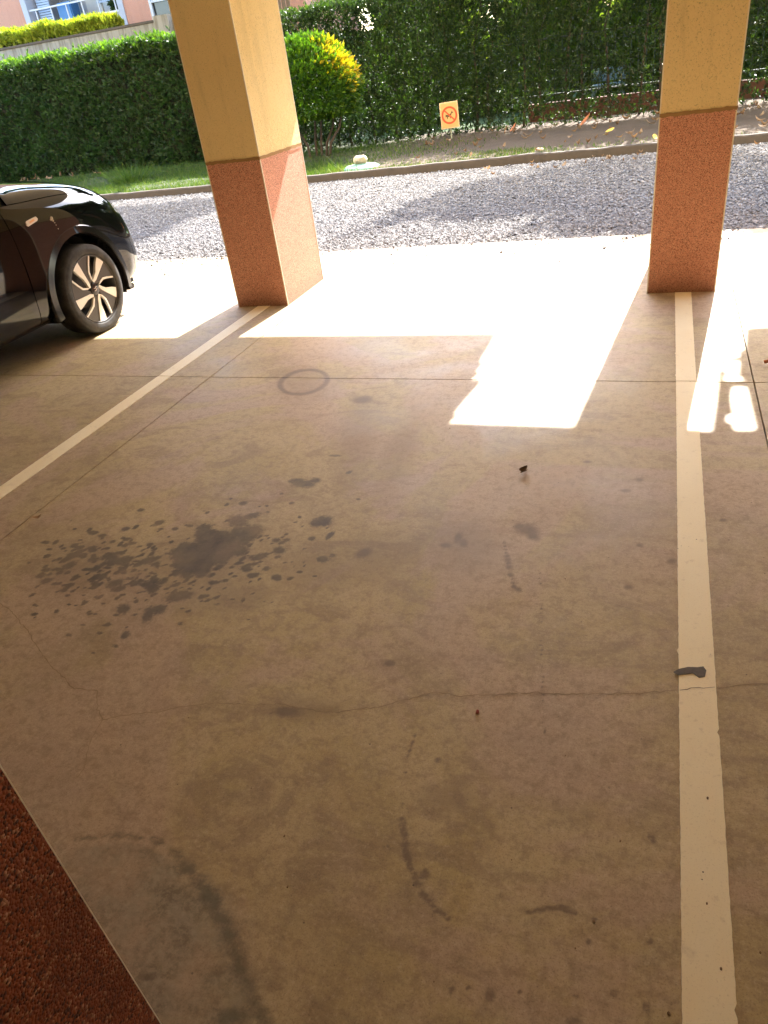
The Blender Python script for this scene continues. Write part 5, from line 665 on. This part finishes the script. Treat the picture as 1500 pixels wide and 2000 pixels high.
for k in range(110):
    X_ = -4.2 + 6.6 * rn.random() ** .7; Y_ = rn.uniform(11.75, 15.2)
    o = link('dry_leaf', lm[k % 5], None, None, (X_, Y_, .085 + rn.uniform(0, .02))); sc = rn.uniform(.5, 1.25); o.scale = (sc, sc, sc); o.rotation_euler = (rn.uniform(-.4, .4), rn.uniform(-.4, .4), rn.uniform(0, 6.28))
    tag(o, 'small brown curled dry leaf on the bare soil between kerb and loose hedge', 'leaf', GL)
GL2 = 'dry leaves under the left hedge'
for k in range(16):
    o = link('dry_leaf', lm[k % 5], None, None, (-13.3 + rn.uniform(-1.2, 1.5), rn.uniform(14.6, 15.2), .11)); sc = rn.uniform(.7, 1.4); o.scale = (sc,) * 3; o.rotation_euler = (rn.uniform(-.6, .6), rn.uniform(-.8, .8), rn.uniform(0, 6.28))
    tag(o, 'dry leaf under the left hedge, just above the car bonnet', 'leaf', GL2)
GL3 = 'dark leaf scraps on the shaded gravel by the kerb'
for k in range(26):
    o = link('dry_leaf', lm[k % 5], None, None, (rn.uniform(-2.4, 1.3), rn.uniform(10.4, 11.35), .01)); sc = rn.uniform(.35, .9); o.scale = (sc,) * 3; o.rotation_euler = (rn.uniform(-.3, .3), rn.uniform(-.3, .3), rn.uniform(0, 6.28))
    tag(o, 'small dark leaf scrap on the gravel close to the kerb', 'leaf', GL3)
M['redleaf'] = plain('orange_brown_leaf', (.50, .20, .10), .7); M['yelleaf'] = plain('yellow_leaf', (.70, .48, .10), .6); M['brownleaf'] = plain('dark_brown_leaf', (.20, .12, .055), .7, var=.4, scale=60); M['tanleaf'] = plain('tan_leaf', (.48, .34, .20), .7)
def oneleaf(L, Wd, curl, fold, seed, mat, loc, rot, label):
    me = leafmesh('fallen_leaf', L, Wd, curl, fold, seed); me.materials.clear(); me.materials.append(mat)
    o = link('fallen_leaf', me, None, None, loc); o.rotation_euler = rot; return tag(o, label, 'leaf')
oneleaf(.26, .11, .8, .9, 3, M['redleaf'], (-1.32, 14.9, .12), (.3, -.8, .4), 'large orange-brown dry leaf standing upright on the soil by the low wall')
oneleaf(.17, .085, .8, .6, 4, M['yelleaf'], (-.80, 13.2, .10), (.3, -.25, .7), 'yellow fallen leaf lying on the soil left of the right pillar')
oneleaf(.17, .085, .7, .6, 5, M['yelleaf'], (-.12, 11.95, .09), (.3, -.3, 1.7), 'yellow-green leaf against the left edge of the right pillar by the kerb')
oneleaf(.18, .10, 1., .7, 6, M['redleaf'], (-2.6, 14.9, .13), (.3, -.9, .2), 'small reddish leaf standing at the hedge foot right of the sign')
oneleaf(.045, .04, 2.4, 1.2, 7, M['brownleaf'], (-.44, 2.57, .012), (.2, -.3, .5), 'curled dark brown leaf on the open concrete in front of the right pillar')
oneleaf(.04, .034, -2.6, 1.3, 17, M['brownleaf'], (-.440, 2.572, .014), (.9, .3, 1.4), 'second crumpled half of the curled brown leaf on the concrete')
oneleaf(.06, .022, 1.6, .8, 8, M['tanleaf'], (-2.44, 1.95, .010), (.2, -.2, .3), 'twisted tan leaf lying on the floor joint at the left edge')
oneleaf(.05, .035, 1.8, .8, 9, M['redleaf'], (.55, 3.74, .012), (.2, .2, 1.0), 'small reddish leaf on the floor at the far right edge')
M['berry'] = plain('dark_red_berry', (.25, .02, .015), .4)
rock('berry', (-.36, 1.29, .004), (.0045, .0075, .004), M['berry'], 'tiny dark red berry on the concrete floor', 'berry', seed=1)
bs = [(-.02, .81), (-.05, .75), (-.3, .62), (.28, .83), (.02, 1.0), (-.72, .83), (-.66, .72), (-.2, .9), (.12, .68), (-.86, .93), (-1.15, 1.1), (-1.0, 3.1), (-.75, 3.02), (-1.9, 2.9), (.2, 1.15), (.19, .9), (-.55, 1.75), (-1.25, 2.6), (-.85, 2.95), (-.2, 1.9), (-.12, 1.2), (.21, .78)]
for k, (a, b) in enumerate(bs):
    rr = rn.uniform(.0012, .0028); rock('soil_crumb', (a, b, .006 if .142 < a < .234 else .002), (rr, rr * 1.5, rr * .8), M['brownleaf'], 'tiny dark crumb of dirt on the concrete floor', 'crumb', 'dirt crumbs scattered on the floor', seed=k)
# ------------------------------------------------------------------ black car parked nose-out in the left bay
def carpaint():
    t = NT('black_car_paint'); return t.p(Base_Color=(.004, .004, .005), Roughness=.04, **{'Specular_IOR_Level': .42, 'Coat Weight': .1, 'Coat Roughness': .02})
M['paint'] = carpaint()
M['trim'] = plain('black_plastic_trim', (.010, .009, .009), .16); M['tyre'] = None
def tyremat():
    t = NT('dusty_tyre_rubber'); P = t.coord(); c = t.mix(t.ramp(t.noise(14, 6, .7, P), .35, .7), (.022, .021, .021), (.062, .056, .05)); return t.p(Base_Color=c, Roughness=.75, Normal=t.bump(t.noise(70, 3, .6, P), .25, .002))
M['tyre'] = tyremat(); M['well'] = plain('wheel_well_liner', (.012, .012, .012), .95)
M['alloy'] = plain('machined_alloy_face', (.80, .77, .72), .35, metal=.1, var=.04); M['rimdark'] = plain('dark_grey_alloy', (.06, .055, .053), .4, metal=.2, var=.08)
M['carglass'] = plain('tinted_car_glass', (.01, .012, .014), .04, spec=.8); M['lens'] = NT('headlight_lens').p(Base_Color=(.62, .66, .68), Roughness=.08, Metallic=.4)
M['amber'] = plain('clear_amber_marker_lens', (.72, .62, .54), .25); M['chrome'] = plain('emblem_silver', (.75, .73, .68), .25, metal=.8)
C0 = Vector((-4.825, 3.5, 0)); WY, WZ, WR = 4.43 - 3.5, .316, .32
car = empty('parked_car', C0, 'black car parked nose out in the left bay, front wheel with five-spoke two-tone alloy rim', 'car')
ST = [(5.285, [(.18, .25), (.28, .31), (.36, .42), (.38, .54), (.36, .64), (.31, .72), (.22, .77), (.1, .785), (0, .79)]),
      (5.22, [(.50, .20), (.62, .28), (.69, .41), (.70, .53), (.66, .66), (.58, .77), (.42, .83), (.2, .86), (0, .865)]),
      (5.08, [(.66, .19), (.78, .27), (.835, .40), (.835, .54), (.80, .70), (.72, .83), (.55, .91), (.28, .955), (0, .965)]),
      (4.93, [(.70, .19), (.83, .27), (.872, .42), (.875, .59), (.845, .76), (.765, .89), (.62, .965), (.31, 1.01), (0, 1.02)]),
      (4.70, [(.72, .20), (.83, .28), (.872, .45), (.878, .64), (.858, .82), (.785, .945), (.65, 1.015), (.33, 1.06), (0, 1.07)]),
      (4.43, [(.74, .20), (.84, .28), (.875, .45), (.885, .66), (.865, .85), (.80, .975), (.67, 1.045), (.34, 1.09), (0, 1.10)]),
      (4.10, [(.75, .20), (.84, .27), (.868, .42), (.878, .64), (.862, .86), (.81, .99), (.69, 1.07), (.35, 1.115), (0, 1.125)]),
      (3.93, [(.76, .20), (.84, .26), (.865, .42), (.878, .64), (.862, .87), (.815, 1.0), (.715, 1.11), (.36, 1.15), (0, 1.16)]),
      (3.20, [(.77, .20), (.845, .26), (.868, .42), (.88, .65), (.865, .88), (.825, 1.03), (.63, 1.46), (.33, 1.52), (0, 1.53)]),
      (2.20, [(.77, .20), (.845, .26), (.868, .42), (.88, .66), (.868, .90), (.83, 1.06), (.62, 1.48), (.33, 1.545), (0, 1.555)]),
      (1.50, [(.76, .21), (.84, .27), (.866, .43), (.876, .67), (.86, .91), (.81, 1.08), (.60, 1.40), (.32, 1.46), (0, 1.47)]),
      (1.25, [(.70, .25), (.78, .31), (.82, .45), (.83, .66), (.81, .90), (.75, 1.06), (.60, 1.22), (.32, 1.27), (0, 1.28)])]
SY = np.array([s[0] for s in ST])[::-1] - 3.5; SP = np.array([s[1] for s in ST])[::-1]
def mono(xs, Y, x):
    """Catmull-Rom style cubic through the stations (uneven spacing)"""
    i = int(np.clip(np.searchsorted(xs, x) - 1, 0, len(xs) - 2)); h = xs[i + 1] - xs[i]; t = (x - xs[i]) / h
    def m(j):
        if j <= 0 or j >= len(xs) - 1: a, b = max(j - 1, 0), min(j + 1, len(xs) - 1); return (Y[b] - Y[a]) / (xs[b] - xs[a])
        d0 = (Y[j] - Y[j - 1]) / (xs[j] - xs[j - 1]); d1 = (Y[j + 1] - Y[j]) / (xs[j + 1] - xs[j]); return np.where(d0 * d1 > 0, 2 * d0 * d1 / (d0 + d1 + 1e-12), 0)
    a, b = m(i), m(i + 1); return Y[i] * (2 * t**3 - 3 * t**2 + 1) + Y[i + 1] * (3 * t**2 - 2 * t**3) + h * (a * (t**3 - 2 * t**2 + t) + b * (t**3 - t**2))
def surf(y, t):
    sec = mono(SY, SP, y); T = np.arange(9.)
    # Catmull-Rom along the section
    i = int(min(max(math.floor(t), 0), 7)); u = t - i; p1, p2 = sec[i], sec[i + 1]; p0 = sec[i - 1] if i > 0 else 2 * p1 - p2; p3 = sec[i + 2] if i < 7 else np.array((-sec[7][0], sec[7][1]))
    if t >= 4.99 and y < .35 and t <= 6.0: q = p1 * (1 - u) + p2 * u
    else: q = .5 * (2 * p1 + (p2 - p0) * u + (2 * p0 - 5 * p1 + 4 * p2 - p3) * u * u + (3 * p1 - p0 - 3 * p2 + p3) * u**3)
    return q
WHEELS = ((WY, WZ), (WY - 2.6, WZ))
def panel(name, y0, y1, t0, t1, mat, dy=.03, dt=.14, side=(1,), arch=None, inset=0., parent=None, tf=None, yf=None):
    """a body panel cut from the common body surface; side: +1 / -1 / both mirrored"""
    ny = max(2, int(round((y1 - y0) / dy)) + 1); nt = max(2, int(round((t1 - t0) / dt)) + 1); V = []; F = []
    for s_ in side:
        b = len(V)
        for i in range(ny):
            y = y0 + (y1 - y0) * i / (ny - 1)
            for j in range(nt):
                t = t0 + (t1 - t0) * j / (nt - 1)
                yy = y + (yf(t) * 1 if yf else 0) * (1 - i / (ny - 1))
                if tf: lo, hi = tf(yy); t = lo + (hi - lo) * j / (nt - 1)
                q = surf(yy, t); e = 1e-3; q2 = surf(yy, min(t + e, 8)) - surf(yy, max(t - e, 0)); nn = np.array((q2[1], -q2[0])); nn /= np.linalg.norm(nn) + 1e-9
                q = q - nn * inset
                V.append([s_ * q[0], yy, q[1]])
        for i in range(ny - 1):
            for j in range(nt - 1):
                a = b + i * nt + j; F.append((a, a + 1, a + nt + 1, a + nt) if s_ > 0 else (a, a + nt, a + nt + 1, a + 1))
    V = np.array(V); F = np.array(F)
    if arch:
        for (wy, wz) in WHEELS:
            d = np.hypot(V[:, 1] - wy, V[:, 2] - wz); ins = (d < arch) & (np.abs(V[:, 0]) > .55)
            F = F[~ins[F].all(1)]; f_ = ins & (d > 1e-6); k = arch / d[f_]
            V[f_, 1] = wy + (V[f_, 1] - wy) * k; V[f_, 2] = wz + (V[f_, 2] - wz) * k
        used = np.unique(F); mp_ = np.full(len(V), -1); mp_[used] = np.arange(len(used)); V = V[used]; F = mp_[F]
    # thickness
    me = npmesh(name, V, F, None, True); o = link(name, me, mat, parent or car)
    bm = bmesh.new(); bm.from_mesh(me)
    bmesh.ops.remove_doubles(bm, verts=bm.verts, dist=1e-5)
    be = [e for e in bm.edges if e.is_boundary]; r = bmesh.ops.extrude_edge_only(bm, edges=be); 
    nv = [v for v in r['geom'] if isinstance(v, bmesh.types.BMVert)]
    for v in nv: v.co.x -= math.copysign(.012, v.co.x) if abs(v.co.x) > .02 else 0; v.co.z -= .008 if v.co.z > .6 else 0
    for e in be: e.smooth = False
    bm.to_mesh(me); bm.free(); return o
core = panel('inner_shell', 1.25 - 3.5, 1.74, 0, 8, M['well'], .06, .25, (1, -1), arch=.40, inset=.022)
for sd in (1, -1):
    panel('fender', .3725, 1.52, .55, 4.98, M['paint'], .022, .11, (sd,), arch=.40)
    panel('door', -.66, .3655, .55, 4.98, M['paint'], .03, .12, (sd,), arch=.40)
    panel('door', -1.52, -.667, .55, 4.98, M['paint'], .03, .12, (sd,), arch=.40)
    panel('rear_quarter', -2.25, -1.527, .55, 4.98, M['paint'], .03, .12, (sd,), arch=.40)
    panel('sill', -2.2, .52, 0, .535, M['trim'], .05, .1, (sd,), arch=.40)
    panel('side_window', -1.9, -.05, 5.06, 5.93, M['carglass'], .06, .2, (sd,), inset=.006, tf=lambda y: (5.06, 5.93))
    panel('window_pillar', -.04, .43, 5.0, 6.05, M['paint'], .04, .15, (sd,))
    panel('headlight', 1.50, 1.71, 4.2, 5.0, M['lens'], .02, .12, (sd,), inset=.002)
panel('bonnet', .475, 1.735, 5.03, 8, M['paint'], .03, .12, (1, -1), tf=lambda y: (5.03, 8))
panel('windscreen', -.28, .455, 6.08, 8, M['carglass'], .05, .2, (1, -1), inset=.004)
panel('roof', -2.0, -.29, 5.96, 8, M['paint'], .06, .2, (1, -1))
panel('tailgate', -2.25, -2.0, 5.0, 8, M['paint'], .05, .2, (1, -1))
panel('front_bumper', 1.527, 1.783, 0, 4.17, M['paint'], .02, .12, (1, -1), arch=.40)
panel('nose_panel', 1.72, 1.785, 4.2, 8, M['trim'], .02, .2, (1, -1))
# closing surfaces front and back
def cap(name, y, t0, t1, mat):
    bm = bmesh.new(); pts = [surf(y, t) for t in np.linspace(t0, t1, 24)]; pts = [(p[0], p[1]) for p in pts] + [(-p[0], p[1]) for p in pts[::-1]]
    add_prism(bm, [p for i, p in enumerate(pts) if i == 0 or math.dist(p, pts[i - 1]) > 1e-4], lambda u, v, d: (u, d, v), y - .01, y); return bmobj(name, bm, mat, car)
cap('front_grille', 1.784, 0, 7.99, M['trim']); cap('rear_panel', -2.252, 0, 7.99, M['paint'])
box('underbody', -.72, .72, -2.2, 1.6, .19, .30, M['well'], car)
# lower bumper lip piece seen ahead of the tyre
bm = bmesh.new(); add_box(bm, .70, .80, 1.42, 1.50, .165, .205, .008); bmobj('bumper_lip', bm, M['trim'], car)
def arch_ring(wy, wz, sd, mat, rin, rout, xo, a0=-14, a1=194, name='arch_cladding'):
    V = []; F = []; n = 60; prof = [(rin + .004, .70), (rin, xo - .012), (rin + .006, xo), (rout - .012, xo - .008), (rout, xo - .022), (rout, xo - .06)]
    for k in range(n + 1):
        a = math.radians(a0 + (a1 - a0) * k / n)
        for r, xx in prof:
            y = wy + r * math.cos(a); z = wz + r * math.sin(a)
            # follow the plan taper of the nose
            lim = surf(min(y, 1.75), 3.0)[0] - .878 if y > wy else 0
            V.append((sd * (xx + lim * .9), y, max(z, .2)))
    m = len(prof)
    for k in range(n):
        for j in range(m - 1): a = k * m + j; F.append((a, a + 1, a + m + 1, a + m))
    me = npmesh(name, V, F, None, False); o = link(name, me, mat, car); return o
wm = {}
def wheel(wy, sd):
    w = empty('wheel', (sd * .80, wy, WZ), None); w.parent = car; w.rotation_euler = (0, 0, 0 if sd > 0 else math.pi); w.scale = (1, 1.025, 1.025)
    bx = .092   # outer face
    bm = bmesh.new()
    prof = [(.236, -.09), (.262, -.100), (.298, -.098), (.311, -.085), (.3145, -.05), (.315, 0), (.3145, .05), (.311, .080), (.304, .092), (.296, .098), (.290, .0985), (.288, .1005), (.270, .103), (.256, .1015), (.248, .1005), (.243, .097), (.238, .088), (.236, .07)]
    add_revolve(bm, prof, 0, 0, 0, 72)
    for v in bm.verts:
        if v.co.z < -.300: v.co.z = -.300 + (v.co.z + .300) * .2; v.co.x += .004 * (1 if v.co.x > 0 else -1)
        elif v.co.z < -.25 and v.co.x > .05: v.co.x += .007 * (-.25 - v.co.z) / .05
    bmobj('tyre', bm, M['tyre'], w, True)
    bm = bmesh.new(); add_revolve(bm, [(.237, .090), (.233, .094), (.229, .090), (.222, .03), (.215, -.07), (.09, -.07), (0, -.06)], 0, 0, 0, 60); bmobj('rim', bm, M['rimdark'], w, True)
    R_ = .229; pol = lambda r, a: (R_ * r * math.cos(math.radians(a)), R_ * r * math.sin(math.radians(a)))
    mp = lambda u, v, d: (d, u, v)
    me1 = me2 = me3 = None
    for k in range(5):
        def piece(pts, d0, d1, me, name, mat):
            if me is None:
                bm = bmesh.new(); add_prism(bm, [pol(*q) for q in pts], mp, d0, d1); o = bmobj(name, bm, mat, w); me = o.data
            else: o = link(name, me, None, w)
            o.rotation_euler = (math.radians(72 * k), 0, 0); return me
        me1 = piece([(.19, 148), (.30, 124), (.60, 116), (1.0, 112.5), (1.0, 122), (1.0, 131), (.80, 132.5), (.52, 132.5), (.36, 141), (.25, 161)], .070, .090, me1, 'machined_spoke', M['alloy'])
        me2 = piece([(.25, 161.5), (.33, 159), (.53, 161), (.72, 155), (1.0, 149), (1.0, 152), (.75, 159), (.55, 167.5), (.34, 168)], .072, .0895, me2, 'machined_rib', M['alloy'])
        me3 = piece([(.10, 130), (.26, 104), (.36, 96.5), (.54, 95.5), (.75, 86.8), (1.0, 80.3), (1.0, 96), (1.0, 112.3), (.60, 115.6), (.30, 123.6), (.19, 147), (.10, 160)], .066, .0845, me3, 'dark_spoke', M['rimdark'])
    bm = bmesh.new(); add_revolve(bm, [(.047, .06), (.047, .086), (.040, .091), (.034, .092), (0, .094)], 0, 0, 0, 28); bmobj('hub_cap', bm, M['trim'], w, True)
    for k, (u0, u1, v0) in enumerate(((-.019, .017, .005), (-.017, .019, -.011))):
        bm = bmesh.new(); z_ = [(u0, v0), (u0 + .02, v0 - .001), (u0 + .022, v0 + .006), (u1, v0 + .007), (u1, v0 + .011), (u0 + .019, v0 + .010), (u0 + .017, v0 + .003), (u0, v0 + .003)]
        add_prism(bm, z_, mp, .0935, .096); bmobj('emblem', bm, M['chrome'], w)
    bm = bmesh.new(); add_revolve(bm, [(0, -.02), (.13, -.02), (.13, -.03), (0, -.03)], 0, 0, 0, 30); bmobj('brake_disc', bm, M['rimdark'], w)
for wy in (WHEELS[0][0], WHEELS[1][0]):
    for sd in (1, -1):
        wheel(wy, sd); arch_ring(wy, WZ, sd, M['trim'], .392, .455, .889)
        bm = bmesh.new()
        V = []; n = 40
        rg = [[bm.verts.new((sd * xx, wy + .398 * math.cos(a), WZ + .398 * math.sin(a))) for a in [math.radians(-20 + 220 * k / n) for k in range(n + 1)]] for xx in (.86, .55)]
        for k in range(n): bm.faces.new((rg[0][k], rg[0][k + 1], rg[1][k + 1], rg[1][k]))
        c0 = bm.verts.new((sd * .55, wy, WZ))
        for k in range(n): bm.faces.new((c0, rg[1][k], rg[1][k + 1]))
        bmobj('wheel_well', bm, M['well'], car)
# side marker lamp, mirror, handles
def onside(y, z, off=0):
    ts = np.linspace(1, 5, 200); q = [surf(y, t) for t in ts]; k = int(np.argmin([abs(p[1] - z) for p in q])); return q[k][0] + off
for sd in (1, -1):
    bm = bmesh.new(); x_ = onside(.585, .87); add_prism(bm, [(.520, .858), (.532, .850), (.628, .866), (.640, .876), (.632, .893), (.540, .884), (.526, .876)], lambda u, v, d: (sd * (d + x_ + (.87 - v) * .15), u, v), -.01, .008); b_ = bmobj('side_marker', bm, M['amber'], car)
    bm = bmesh.new(); add_prism(bm, [(.555, .864), (.605, .872), (.603, .884), (.556, .876)], lambda u, v, d: (sd * (d + x_ + (.87 - v) * .15), u, v), .0, .0095); bmobj('bulb', bm, plain('amber_bulb', (.75, .38, .16), .4) if sd > 0 else bpy.data.materials['amber_bulb'], b_)
    bm = bmesh.new(); add_box(bm, sd * .86 if sd > 0 else -1.03, 1.03 if sd > 0 else -.86, .04, .20, 1.02, 1.15, .03); bmobj('door_mirror', bm, M['paint'], car)
    for yy in (-.58, -1.42): bm = bmesh.new(); add_box(bm, sd * .885 - .015, sd * .885 + .015, yy, yy + .18, .86, .885, .006); bmobj('door_handle', bm, M['paint'], car)
# pale dropping stuck to the fender
M['drop'] = plain('dried_bird_dropping', (.55, .47, .36), .9)
bm = bmesh.new(); x_ = onside(.76, .85)
for (u, v, r) in ((.765, .855, .012), (.755, .848, .009), (.768, .838, .008), (.775, .822, .004), (.778, .806, .0035), (.783, .78, .004)):
    m_ = bmesh.ops.create_icosphere(bm, subdivisions=1, radius=r); bmesh.ops.translate(bm, verts=m_['verts'], vec=(onside(u, v) + .002, u, v))
bmobj('bird_dropping', bm, M['drop'], car)
